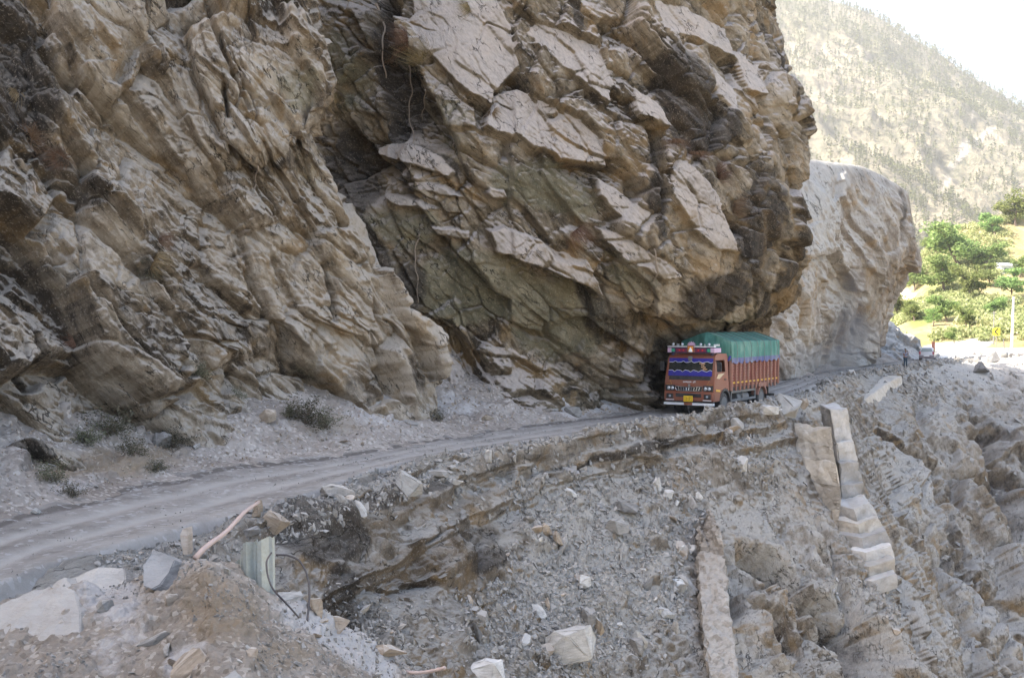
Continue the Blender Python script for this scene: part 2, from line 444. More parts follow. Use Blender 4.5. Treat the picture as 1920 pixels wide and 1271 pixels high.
def make_road():
    tt = np.concatenate([np.linspace(i, i + 1, 60 if i < 9 else 30, endpoint=False) for i in range(len(RF) - 1)] + [[len(RF) - 1]])
    ww = np.linspace(-.12, 1.0, 90)
    A = catmull(RF, tt)[:, None, :]; Bq = catmull(RN, tt)[:, None, :]
    XY = A + (Bq - A) * ww[None, :, None]
    G = np.concatenate((XY, np.zeros(XY.shape[:2] + (1,))), -1)
    W = ww[None, :] + 0 * tt[:, None]; S = tt[:, None] + 0 * ww[None, :]
    wob = .035 * vnoise(np.stack((S * 2.5, 0 * S, 0 * S), -1), 4)
    tr = np.zeros(W.shape)
    for c, s in ((.30, .07), (.62, .07)):
        tr = np.maximum(tr, np.exp(-((W - c - wob) / s) ** 2))
    z = -.045 * tr + .03 * fbm(G * .8, 3, 4) + .012 * fbm(G * 5, 9, 3)
    z += .05 * sstep(.72, .9, W) * (1 + fbm(G * 2, 5, 3)) - .30 * sstep(.93, 1.0, W) + .08 * sstep(.12, -.1, W) * (1 + fbm(G * 2, 6, 3))
    z += .02 * np.exp(-((W - .46 - wob) / .05) ** 2) * (1 + vnoise(G * 3, 8))
    G[..., 2] = z
    T = np.zeros(G.shape)
    T[..., 0] = np.maximum(tr, (.42 + .3 * vnoise(G * 1.2, 31)) * sstep(.74, .86, W))                                # packed pale wheel track
    edge = np.exp(-((W - .03 - 2 * wob) / .06) ** 2) * .9 + .45 * np.exp(-((W - .80 - wob) / .06) ** 2)
    T[..., 2] = np.maximum(edge, .42 * sstep(5.5, 3.0, S) * (1 - .6 * tr))
    register('road', G)
    m, nt = new_mat('packed_dirt_road'); b = NB(nt)
    tc = b.n('ShaderNodeTexCoord').outputs['Object']
    low = b.noise(tc, .5, 5, .6, .3); mid = b.noise(tc, 3, 7, .7); fine = b.noise(tc, 25, 5, .7)
    at = b.n('ShaderNodeAttribute', attribute_name='tint'); sp = b.n('ShaderNodeSeparateColor'); b.l(at.outputs['Color'], sp.inputs[0])
    v = b.n('ShaderNodeTexVoronoi'); b.l(tc, v.inputs['Vector']); v.inputs['Scale'].default_value = 9
    f = b.math('ADD', b.math('MULTIPLY', low, .5), b.math('ADD', b.math('MULTIPLY', mid, .4), b.math('MULTIPLY', fine, .15)))
    c = b.ramp(f, [(.38, (.15, .135, .12)), (.54, (.265, .243, .222)), (.70, (.35, .325, .30))])
    c = b.mix(b.math('MULTIPLY', b.math('ADD', sp.outputs[0], b.math('MULTIPLY', b.math('SUBTRACT', mid, .5), .5)), .8, True), c, (.37, .35, .325))
    rg = b.step(b.math('ADD', sp.outputs[2], b.math('MULTIPLY', b.math('SUBTRACT', mid, .5), .9)), .35, .8)
    c = b.mix(b.math('MULTIPLY', rg, .8), c, (.10, .085, .075))
    sv = b.n('ShaderNodeSeparateColor'); b.l(v.outputs['Color'], sv.inputs[0])
    loose = b.math('MULTIPLY', b.math('SUBTRACT', 1.0, sp.outputs[0], True), b.step(sv.outputs[0], .82, .92))
    c = b.mix(b.math('MULTIPLY', loose, .55), c, (.42, .41, .40))
    h = b.math('ADD', b.math('MULTIPLY', mid, .6), b.math('ADD', b.math('MULTIPLY', fine, .25), b.math('MULTIPLY', loose, .35)))
    b.out(c, .9, b.bump(h, .45, .06), 0, .2)
    grid_mesh('road', G, m, T, True, 'structure', 'grey packed dirt road under the cliffs')
make_road()

# ---- left rock face
def baseY(px): return np.interp(px, [-2600, -1000, -400, -100, 0, 200, 400, 600, 820], [9.6, 15.8, 19.2, 23.8, 25.4, 28.8, 32.8, 36.6, 40.2])
def left_ctrl():
    pys = [-2600, -1200, -500, -150, 0, 100, 180, 260, 330, 400, 500, 600, 650, 700, 760, 800, 860, 960]
    ed = {-2600: 560, -1200: 560, -500: 570, -150: 585, 0: 592, 100: 622, 180: 642, 260: 612, 330: 642, 400: 690, 500: 742, 600: 795, 650: 814, 700: 824, 760: 826, 800: 815, 860: 800, 960: 790}
    C = []
    for py in pys:
        e = ed[py]; row = []
        for px in (-2600, -1000, -400, -100, 60, 200, 330, 440, e - 95, e - 35, e - 8, e, e - 6, e - 40, e - 160):
            k = (px, py)
            bp = float(np.interp(px, [-400, 0, 200, 520, 820], [980, 880, 840, 780, 770]))
            lean = float(np.interp(px, [-400, 0, 400, 620], [6.5, 6.0, 4.0, 1.6]))
            h = max(0, (bp - py) / 870); d = baseY(px) + lean * (h if h < 1 else 1 + (h - 1) * 2.2)
            row.append([px, py, d])
        n = len(row); row[-5][2] += .15; row[-4][2] += .6; row[-3][2] += 1.5; row[-2][2] += 3.2; row[-1][2] += 9
        # belly of the upper right nose, hollow under it
        for j in range(7, n - 4):
            if 60 < py < 300: row[j][2] -= .9
            if 640 < py < 790: row[j][2] += .5
        C.append([P(*r) for r in row])
    return C
nbL = (0.88, -0.12, 0.5)
def left_fn(G, N, px, py):
    rx = ragged(G, 5, 22, .5); ry = ragged(G, 6, 22, .5); X, Y = px + rx, py + ry
    smooth = blob(X, Y, [(300, 70, 120, 60, 40, .8), (330, 180, 60, 60, 40, .6), (720, 560, 60, 110, 60, .5), (480, 640, 70, 60, 0, .4)], 1)
    tn = np.zeros(G.shape[:2]); D = strata(G, N, nbL, (3.4, 1.5, .6, .24, .10), (.50, .52, .42, .42, .45), 11, .9, lo=.2, mask=1 - .55 * smooth, saw=.25, tone=tn)
    D += .8 * fbm(G * .16, 21, 3) + .10 * fbm(G * 1.9, 23, 4) + .035 * ridged(G * 5.5, 24, 3)
    D += cracks(G, nbL, 77, depth=.3) + cracks(G, nbL, 78, (1.1, .9, .4), .06, .12)
    # named gashes
    for (x0, y0, x1, y1, w, dp) in ((420, 160, 428, 215, 5, .8), (436, 285, 440, 300, 8, .7), (628, 490, 640, 600, 6, .7), (270, 0, 290, 130, 4, .5), (385, 20, 470, 200, 7, .45), (95, 500, 330, 760, 7, .4), (40, 600, 80, 720, 10, .5), (720, 560, 735, 640, 4, .4), (730, 690, 745, 740, 20, .8), (640, 80, 600, 10, 10, .4)):
        L = math.hypot(x1 - x0, y1 - y0); ux, uy = (x1 - x0) / L, (y1 - y0) / L
        qx = px + ragged(G, 9, 7, 1.5); a = (qx - x0) * ux + (py - y0) * uy; b_ = (qx - x0) * -uy + (py - y0) * ux
        D -= dp * (1 - sstep(w * .4, w, np.abs(b_))) * sstep(-10, 5, a) * (1 - sstep(L - 5, L + 10, a))
    T = np.zeros(G.shape)
    T[..., 0] = blob(X, Y, [(610, 370, 26, 70, 15, 1), (330, 230, 130, 45, 45, .75), (480, 420, 90, 50, 40, .6), (700, 600, 80, 110, 60, .7), (590, 590, 90, 60, 50, .5), (90, 320, 90, 22, 50, .8), (130, 700, 100, 30, 55, .35), (420, 250, 60, 40, 40, .6), (540, 40, 40, 60, 0, .3), (520, 760, 160, 25, 0, .5), (770, 600, 26, 130, -25, .8), (690, 440, 30, 90, -30, .7), (620, 120, 22, 60, 0, .6)], 2)
    T[..., 1] = blob(X, Y, [(570, 160, 70, 60, 20, .5), (610, 690, 50, 30, 0, .4), (590, 330, 30, 60, 0, .3)], 3)
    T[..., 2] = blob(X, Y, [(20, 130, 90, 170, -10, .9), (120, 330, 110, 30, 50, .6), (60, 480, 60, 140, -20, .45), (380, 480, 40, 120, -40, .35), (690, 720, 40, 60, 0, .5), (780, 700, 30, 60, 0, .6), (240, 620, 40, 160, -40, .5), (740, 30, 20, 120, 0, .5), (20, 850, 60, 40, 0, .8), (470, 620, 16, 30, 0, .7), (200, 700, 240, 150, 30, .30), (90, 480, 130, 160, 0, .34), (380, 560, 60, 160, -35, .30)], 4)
    return D, np.concatenate((T, (.5 + .5 * tn)[..., None]), -1)
ROCKL = rock_mat('layered_brown_rock', nbL, base=((.065, .05, .036), (.275, .215, .15), (.52, .44, .345)), dust=(.57, .51, .44), dust0=.12, dust1=.75, dust_amt=.85)
build('left', 'rock_cliff', left_ctrl(), ROCKL, left_fn, 1.65, nsm=2, label='brown layered rock cliff above the near bend of the road')

# ---- overhanging middle mass
def mid_ctrl():
    pys = [-2600, -1200, -500, -150, 0, 60, 120, 190, 260, 330, 400, 470, 530, 570, 600, 640, 700, 760, 840]
    ed = [1400, 1400, 1420, 1445, 1462, 1470, 1482, 1512, 1526, 1520, 1512, 1510, 1500, 1476, 1448, 1440, 1444, 1444, 1440]
    cols = [430, 560, 700, 850, 1000, 1120, 1230, 1330, 1420]
    tab = {-150: (52, 50, 48, 47, 47.5, 48.5, 50, 52, 54.5, 57), 0: (50, 48, 46, 45, 46, 47, 48.5, 50.5, 53.5, 57), 150: (49, 47.5, 45.5, 44, 45, 46, 47.5, 49.5, 52.5, 56.5),
           300: (49, 47, 45, 43.5, 44.5, 45.5, 47, 48.5, 51.5, 56), 450: (48, 46.5, 45, 44, 44.5, 45.5, 46.5, 48, 50.5, 55.5), 530: (48, 46.5, 45, 44.5, 45, 46, 47, 48.5, 51.5, 56),
           590: (48, 46.5, 45, 45, 45.7, 47, 48.5, 50.3, 54, 58), 640: (48, 46.5, 45, 45.3, 46.3, 48, 50.5, 54.5, 63, 68), 700: (48, 46, 44.5, 45, 46.5, 48.7, 52.4, 58.5, 70, 76),
           760: (47, 45, 43.5, 44, 46, 48.9, 52.6, 59.5, 71.5, 78), 840: (45, 43, 42, 43, 45, 48, 51.5, 57, 71, 77)}
    ks = sorted(tab); C = []
    for py, e in zip(pys, ed):
        row = []
        d = [float(np.interp(py, ks, [tab[k][i] for k in ks])) for i in range(10)]
        up = max(0, -150 - py) / 870 * 4.0
        cs = [min(c, e - 30 + (c - 1420) * .2) if c == 1420 else c for c in cols]
        for c, dd in zip(cs, d): row.append(P(c, py, dd + up))
        row.append(P(e, py, d[9] + up)); row.append(P(e - 6, py, d[9] + up + 2.5)); row.append(P(e - 60, py, d[9] + up + 9)); row.append(P(e - 260, py, d[9] + up + 22))
        C.append(row)
    return C
nbM = (0.75, -0.35, 0.6)
# big smooth bedding slabs: polygon in photo pixels, ramp from the upper edge to the lower edge
SLABS = [
    ([(775, 0), (800, -60), (905, -40), (960, 75), (968, 135), (925, 175), (918, 205), (862, 168), (812, 108), (780, 55)], 1.15),
    ([(925, 178), (968, 168), (1075, 225), (1118, 262), (1126, 318), (1040, 300), (955, 258), (905, 240)], 1.15),
    ([(915, 432), (950, 425), (1060, 470), (1098, 490), (1132, 552), (1060, 520), (990, 495), (930, 470)], 1.2),
    ([(700, 270), (745, 262), (815, 285), (856, 322), (845, 334), (770, 312), (705, 290)], .7),
    ([(1240, 300), (1290, 320), (1340, 370), (1378, 470), (1330, 468), (1290, 440), (1246, 372)], .8),
    ([(1112, 330), (1170, 372), (1212, 405), (1200, 440), (1150, 410), (1118, 372)], .7),
    ([(1112, 425), (1165, 440), (1250, 500), (1275, 520), (1230, 515), (1160, 480), (1125, 455)], .8),
    ([(1180, 165), (1225, 195), (1246, 245), (1222, 240), (1188, 220)], .6),
    ([(1050, 60), (1110, 90), (1140, 160), (1135, 200), (1085, 165), (1030, 110), (985, 70), (1000, 50)], .6),
    ([(1215, 0), (1290, 20), (1370, 50), (1390, 110), (1300, 75), (1240, 60)], .6),
    ([(715, 362), (770, 372), (820, 394), (800, 396), (740, 384)], .4),
    ([(780, 340), (830, 350), (872, 372), (830, 368), (790, 356)], .3),
    ([(920, 350), (950, 355), (955, 372), (925, 374), (915, 362)], .35),
    ([(800, 420), (880, 436), (880, 450), (820, 440)], .3),
    ([(905, 650), (960, 655), (985, 672), (930, 668)], .3),
    ([(1380, 90), (1430, 120), (1440, 180), (1400, 170)], .5), ([(1330, 120), (1380, 175), (1375, 215), (1340, 180)], .4)]
def mid_fn(G, N, px, py):
    rx = ragged(G, 45, 26, .45); ry = ragged(G, 46, 26, .45); X, Y = px + rx, py + ry
    jx = px + ragged(G, 47, 7, 1.6); jy = py + ragged(G, 48, 7, 1.6)
    plate = np.zeros(px.shape); D2 = np.zeros(px.shape)
    for poly, H in SLABS:
        m = inpoly(jx, jy, poly)
        ax = np.array(poly, float); y0, y1 = ax[:, 1].min(), ax[:, 1].max()
        # coordinate that grows across the dip: down and slightly left
        c = jy - .52 * jx; cv = ax[:, 1] - .52 * ax[:, 0]; t = np.clip((c - cv.min()) / (cv.max() - cv.min()), 0, 1)
        H = H * .45; D2 = np.where(m, H * (.15 + .85 * t), D2); plate = np.where(m, 1.0, plate)
        # hollow beneath the lower lip
        cb = (c - cv.max()) / 70.0; along = (jx > ax[:, 0].min() - 15) & (jx < ax[:, 0].max() + 5)
        hol = np.where(along & (cb > -.5) & ~m & (jy > y0), np.exp(-np.maximum(cb + .3, 0) ** 2 * 2.5), 0)
        D2 = D2 - H * .55 * hol * (1 - plate)
    calm = blob(X, Y, [(900, 560, 130, 90, 10, .9), (1010, 370, 120, 60, 20, .75), (760, 430, 60, 40, 0, .4), (650, 140, 50, 90, 0, .7), (1060, 600, 80, 60, 0, .5), (1230, 290, 20, 70, 0, .7), (1175, 300, 30, 70, 10, .7)], 1)
    rough = (1 - plate) * (1 - .75 * calm)
    tn = np.zeros(G.shape[:2]); rbm = sstep(1230, 1330, px); D = strata(G, N, nbM, (3.8, 1.6, .65, .26, .12), (.38, .42, .38, .42, .42), 101, .9, lo=.1, mask=(.12 + .88 * rough) * (1 - .55 * rbm), saw=.22, tone=tn)
    D += D2 + .7 * fbm(G * .17, 121, 3) + .09 * fbm(G * 1.7, 123, 4) * (1 - .7 * plate) + .03 * ridged(G * 5, 124, 3) * (1 - .6 * plate)
    D += (cracks(G, nbM, 177, (3.5, 2.6, 1.3), .04, .35) + cracks(G, nbM, 178, (1.2, 1.0, .5), .06, .12)) * (1 - .55 * plate)
    # right hand prow: heavy rounded blocks
    rb = sstep(1240, 1340, px) * (1 - plate)
    q = (G @ basis((.6, -.3, .7), NW).T) + .5 * np.stack([fbm(G * .5, 140 + i, 3) for i in range(3)], -1)
    r1, r2, v, e = worley(q / np.array((2.2, 2.0, 3.2)), 150)
    D += rb * ((r1 - .5) * .55 + .7 * v[..., 0] * (r2 - .5) - .3 * (1 - sstep(0, .07, e)) + .12 * sstep(0, .5, e)); tn += rb * (r2 - .5) * .8
    # deep recess running down from the top left of the mass
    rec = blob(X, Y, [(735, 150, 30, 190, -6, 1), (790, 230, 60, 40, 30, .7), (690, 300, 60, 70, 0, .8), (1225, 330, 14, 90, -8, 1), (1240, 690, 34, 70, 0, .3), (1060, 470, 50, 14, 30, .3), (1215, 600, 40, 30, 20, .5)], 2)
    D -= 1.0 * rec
    # let the underside keep clear of the lorry
    low = sstep(560, 620, py) * sstep(1230, 1300, px); D = D * (1 - low) + np.minimum(D, .05) * .5 * low
    T = np.zeros(G.shape)
    T[..., 0] = np.maximum(plate * 1.15, blob(X, Y, [(1250, 60, 70, 60, 30, .6), (1180, 80, 60, 90, 60, .4), (870, 700, 160, 50, 10, .9), (1190, 650, 60, 40, 0, .5), (1100, 120, 100, 50, 40, .5), (1420, 130, 50, 90, 20, .35), (740, 650, 60, 60, 0, .4)], 5))
    T[..., 1] = blob(X, Y, [(890, 540, 140, 75, 5, 1), (1020, 360, 120, 60, 15, .75), (1060, 600, 120, 90, 0, .7), (760, 420, 90, 50, 10, .55), (650, 150, 60, 100, 0, .55), (1190, 510, 60, 60, 0, .5), (840, 250, 60, 80, 0, .45)], 6) * (1 - plate)
    T[..., 2] = blob(X, Y, [(1290, 190, 62, 130, -15, 1), (1330, 240, 50, 70, 0, .9), (1220, 360, 22, 120, -8, 1), (735, 150, 32, 210, -6, 1), (700, 480, 30, 140, -25, .8), (820, 300, 60, 26, 25, .7), (1140, 600, 50, 60, 0, .6), (1350, 560, 110, 50, -8, .75), (1430, 420, 60, 150, 8, .6), (1225, 690, 50, 90, 0, .5), (760, 540, 40, 60, 0, .7), (1120, 560, 40, 40, 0, .6), (1010, 270, 80, 14, 22, .5), (1080, 20, 16, 70, 0, .9), (840, 640, 60, 20, 20, .3), (650, 330, 60, 110, 0, .8), (690, 60, 40, 70, 0, .5), (740, 590, 60, 40, 20, .6)], 7) * (1 - plate)  # black rock stains, plus shade painted into the recess and cave
    return D, np.concatenate((T, (.5 + .5 * tn * (1 - .6 * plate))[..., None]), -1)
ROCKM = rock_mat('overhang_rock', nbM, base=((.058, .045, .032), (.215, .17, .115), (.42, .35, .265)), dust=(.60, .53, .48), dust0=.3, dust1=.85, dust_amt=.9)
build('mid', 'overhanging_cliff', mid_ctrl(), ROCKM, mid_fn, 1.65, nsm=1, label='overhanging rock cliff with pale slabs above the truck')

# ---- far cliff past the truck
def far_ctrl():
    cols = [1250, 1330, 1420, 1480, 1540, 1600, 1650]
    top = [255, 270, 285, 298, 304, 312, 330]; base = [740, 730, 705, 692, 682, 672, 666]
    tab = [(80, 88, 90, 90, 92, 97, 102, 107), (74, 80, 82, 84, 87, 93, 99, 106), (72, 76, 79, 82, 87, 93, 100, 107), (70, 73, 76, 80, 89, 97, 107, 112), (69, 71, 76.5, 81, 93.5, 107, 118, 121), (68, 70, 76, 80, 93, 106, 117, 120)]
    edge = [(1697, 358), (1711, 440), (1712, 505), (1672, 580), (1656, 664), (1656, 720)]
    C = []
    C.append([P(c, t + 130, tab[0][i] + 9) for i, (c, t) in enumerate(zip(cols, top))] + [P(1690, 460, 116), P(1680, 470, 120), P(1640, 480, 132)])
    for r, f in enumerate((0, .25, .5, .75, 1, 1.15)):
        row = [P(c, t + (b - t) * f, tab[r][i]) for i, (c, t, b) in enumerate(zip(cols, top, base))]
        ex, ey = edge[r]; row += [P(ex, ey, tab[r][7]), P(ex - 4, ey, tab[r][7] + 6), P(ex - 50, ey, tab[r][7] + 22)]
        C.append(row)
    return C
def far_fn(G, N, px, py):
    tn = np.zeros(G.shape[:2]); D = strata(G, N, (.8, -.2, .55), (6, 2.6, 1.0, .4), (.16, .18, .2, .28), 201, 1.2, lo=.1, saw=.1, tone=tn) + 1.5 * fbm(G * .10, 221, 3) + .12 * fbm(G * .9, 222, 4)
    D += .8 * sstep(1640, 1700, px) * fbm(G * .5, 224, 3)
    D *= .15 + .85 * sstep(0, 45, py - np.interp(px, [1250, 1540, 1600, 1650, 1697, 1712], [255, 304, 312, 330, 358, 440]))
    X, Y = px + ragged(G, 45, 22, .25), py + ragged(G, 46, 22, .25)
    T = np.zeros(G.shape)
    T[..., 0] = blob(X, Y, [(1545, 430, 50, 120, 0, 1), (1600, 420, 60, 60, 0, .6), (1590, 560, 40, 120, 0, .7), (1620, 640, 50, 50, 0, .8), (1500, 640, 60, 70, 0, .5)], 1)
    T[..., 2] = blob(X, Y, [(1690, 400, 14, 60, 0, .6), (1640, 520, 14, 60, 0, .3), (1640, 345, 60, 12, 20, .4)], 1)
    return D, np.concatenate((T, (.5 + .4 * tn)[..., None]), -1)
ROCKF = rock_mat('pale_rock', (.8, -.2, .55), base=((.21, .17, .135), (.36, .315, .265), (.50, .46, .415)), dust=(.54, .51, .465), dust0=0, dust1=.9, streak=1.0, sc=.6, bump=.8)
build('far', 'far_cliff', far_ctrl(), ROCKF, far_fn, 1.5, label='pale grey rock bluff beyond the truck')

# ---- stacked slabs behind the car
def pile_ctrl():
    cols = [1600, 1650, 1680, 1700, 1720, 1745, 1770, 1790]; sky = [540, 590, 616, 634, 645, 658, 670, 675]
    C = [[P(c, s + 6, 150) for c, s in zip(cols, sky)], [P(c, s, 137) for c, s in zip(cols, sky)]]
    for f, d in ((.35, 134), (.7, 131), (1.0, 129.5), (1.4, 128)):
        C.append([P(c, s + (681 - s) * f, d + (c - 1700) * .05) for c, s in zip(cols, sky)])
    return C
def pile_fn(G, N, px, py):
    D = strata(G, N, (.55, -.2, .8), (1.6, .7), (.5, .5), 251, .4, cell=(2.0, 1.8, .8), lo=.6, saw=.1) + .25 * fbm(G * .6, 3, 4)
    return D, np.zeros(G.shape)
ROCKP = rock_mat('slate_blocks', (.55, -.2, .8), base=((.17, .17, .175), (.27, .275, .28), (.38, .385, .39)), dust=(.46, .46, .46), dust0=0, dust1=.8)
build('pile', 'slab_bank', pile_ctrl(), ROCKP, pile_fn, 1.2, label='bank of stacked grey slabs behind the parked car')

# ---- talus between the road and the cliffs
def talus_ctrl():
    n = len(RF); T_ = []
    for i, f in enumerate(RF[:15]):
        a = RF[max(i-1, 0)]; b = RF[min(i+1, n-1)]; d = (b - a) / np.linalg.norm(b - a); nn = np.array((-d[1], d[0]))
        T_.append([(f + nn * o, z) for o, z in ((-1.0, -.25), (-.15, .0), (.5, .14), (1.3, .40), (2.4, .95), (4.3, 2.2), (6.5, 3.4), (9, 4.5))])
    C = [[np.array((p[0], p[1], z)) for p, z in col] for col in T_]
    return np.swapaxes(np.array(C), 0, 1)
def talus_fn(G, N, px, py):
    h = sstep(.0, .35, G[..., 2])
    D = h * (.30 * fbm(G * .45, 301, 3) + .16 * fbm(G * 1.6, 302, 4) + .05 * ridged(G * 5, 303, 3))
    r1, r2, v, e = worley(G / np.array((.45, .45, .3)), 305); D += h * .16 * np.where(r1 > .62, sstep(0, .4, e) * r2, 0)
    r1, r2, v, e = worley(G / np.array((1.3, 1.3, .8)), 307); D += h * .4 * np.where(r1 > .78, sstep(0, .5, e) * r2, 0)
    T = np.zeros(G.shape)
    X, Y = px + ragged(G, 45, 20, .6), py + ragged(G, 46, 14, .6)
    T[..., 0] = blob(X, Y, [(780, 770, 180, 40, -5, .5), (1080, 760, 120, 30, 0, .6), (560, 800, 60, 20, 0, .4), (150, 910, 90, 18, -12, .5)], 1)
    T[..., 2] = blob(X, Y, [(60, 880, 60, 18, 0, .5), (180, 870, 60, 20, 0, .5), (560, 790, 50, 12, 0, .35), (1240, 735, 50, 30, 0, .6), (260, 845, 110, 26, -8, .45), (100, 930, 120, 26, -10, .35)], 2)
    T[..., 1] = blob(X, Y, [(200, 870, 200, 46, -10, .55), (620, 800, 120, 26, 0, .45)], 3)
    return D, T
TAL = dirt_mat('dusty_scree', ((.205, .172, .145), (.315, .275, .24), (.43, .39, .35)), 1.0, .8)
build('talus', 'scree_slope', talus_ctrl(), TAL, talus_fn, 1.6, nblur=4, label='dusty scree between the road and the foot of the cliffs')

# ---- slope below the road
def slope_ctrl():
    cols = [
        ((-200, 1350), [(-180, 1400, 9), (-160, 1500, 8.4), (-150, 1600, 8), (-150, 1700, 7.8), (-150, 1900, 7.5), (-150, 2200, 7)], 12.5),
        ((150, 1110), [(150, 1200, 13.2), (160, 1330, 12.6), (180, 1420, 12.2), (200, 1520, 12), (220, 1700, 11.6), (250, 2000, 11)], 17.6),
        ((365, 1014), [(400, 1060, 19.6), (440, 1110, 19.1), (480, 1180, 18.6), (520, 1271, 18), (560, 1400, 17), (600, 1600, 16)], 20.2),
        ((547, 952), [(575, 985, 22.9), (600, 1030, 22.6), (635, 1110, 22), (670, 1190, 21.3), (720, 1290, 20), (760, 1420, 18.5)], 23.4),
        ((640, 918), [(680, 950, 25.2), (700, 1000, 25), (740, 1080, 24.4), (780, 1160, 23.8), (820, 1280, 22.4), (860, 1420, 20.6)], 25.9),
        ((735, 890), [(765, 925, 28), (800, 985, 27.8), (840, 1070, 27), (880, 1160, 26), (930, 1280, 24.6), (970, 1420, 23)], 28.6),
        ((832, 860), [(860, 900, 31.8), (890, 960, 31.4), (930, 1060, 30.2), (970, 1160, 28.8), (1020, 1280, 27), (1060, 1420, 25)], 32.4),
        ((986, 840), [(1000, 880, 36), (1020, 930, 35.5), (1060, 1030, 34), (1100, 1140, 32), (1140, 1280, 30), (1180, 1420, 28)], 35.9),
        ((1179, 796), [(1190, 835, 41.8), (1205, 880, 41.8), (1240, 980, 39.6), (1290, 1110, 37), (1340, 1280, 34), (1380, 1420, 32)], 42.2),
        ((1300, 773), [(1320, 812, 45.4), (1345, 860, 44.8), (1380, 960, 44), (1440, 1110, 41), (1510, 1280, 38), (1560, 1420, 36)], 45.7),
        ((1365, 761), [(1385, 800, 47.7), (1410, 850, 47.4), (1450, 950, 47), (1530, 1110, 44), (1600, 1280, 41), (1650, 1420, 39)], 47.9),
        ((1440, 750), [(1460, 790, 51.2), (1480, 840, 50.8), (1530, 940, 50), (1600, 1090, 47), (1690, 1280, 44), (1740, 1420, 42)], 51.6),
        ((1515, 743), [(1545, 790, 61), (1570, 850, 59), (1610, 950, 56), (1670, 1090, 52.5), (1760, 1280, 49), (1820, 1420, 46)], 62.5),
        ((1600, 705), [(1620, 740, 86), (1640, 800, 81), (1680, 910, 75), (1740, 1060, 68), (1830, 1280, 60), (1900, 1420, 56)], 90),
        ((1696, 694), [(1720, 725, 101), (1750, 780, 95), (1800, 890, 86), (1860, 1040, 77), (1950, 1280, 68), (2010, 1420, 64)], 106.5),
        ((1758, 690), [(1790, 715, 115), (1830, 770, 109), (1890, 880, 98), (1960, 1040, 87), (2060, 1280, 76), (2130, 1420, 72)], 120),
        ((1812, 681), [(1870, 705, 128), (1930, 760, 120), (1990, 870, 108), (2070, 1040, 96), (2180, 1280, 84), (2260, 1420, 80)], 136),
        ((1900, 668), [(1970, 695, 140), (2040, 750, 132), (2110, 860, 120), (2210, 1040, 106), (2340, 1280, 94), (2440, 1420, 88)], 152),
        ((2080, 664), [(2160, 690, 156), (2240, 750, 146), (2320, 860, 134), (2440, 1040, 120), (2600, 1280, 106), (2700, 1420, 100)], 172)]
    C = []
    for (tx, ty), sl, Y0 in cols:
        top = P(tx, ty, Y0); back = top.copy(); d = np.array((-.83, .56, 0)); z = min(top[2], .4)
        inn2 = top + d * 3.0; inn2[2] = -.9; inn1 = top + d * 1.0; inn1[2] = -.16
        C.append([inn2, inn1, top] + [P(*s) for s in sl])
    return np.swapaxes(np.array(C), 0, 1)
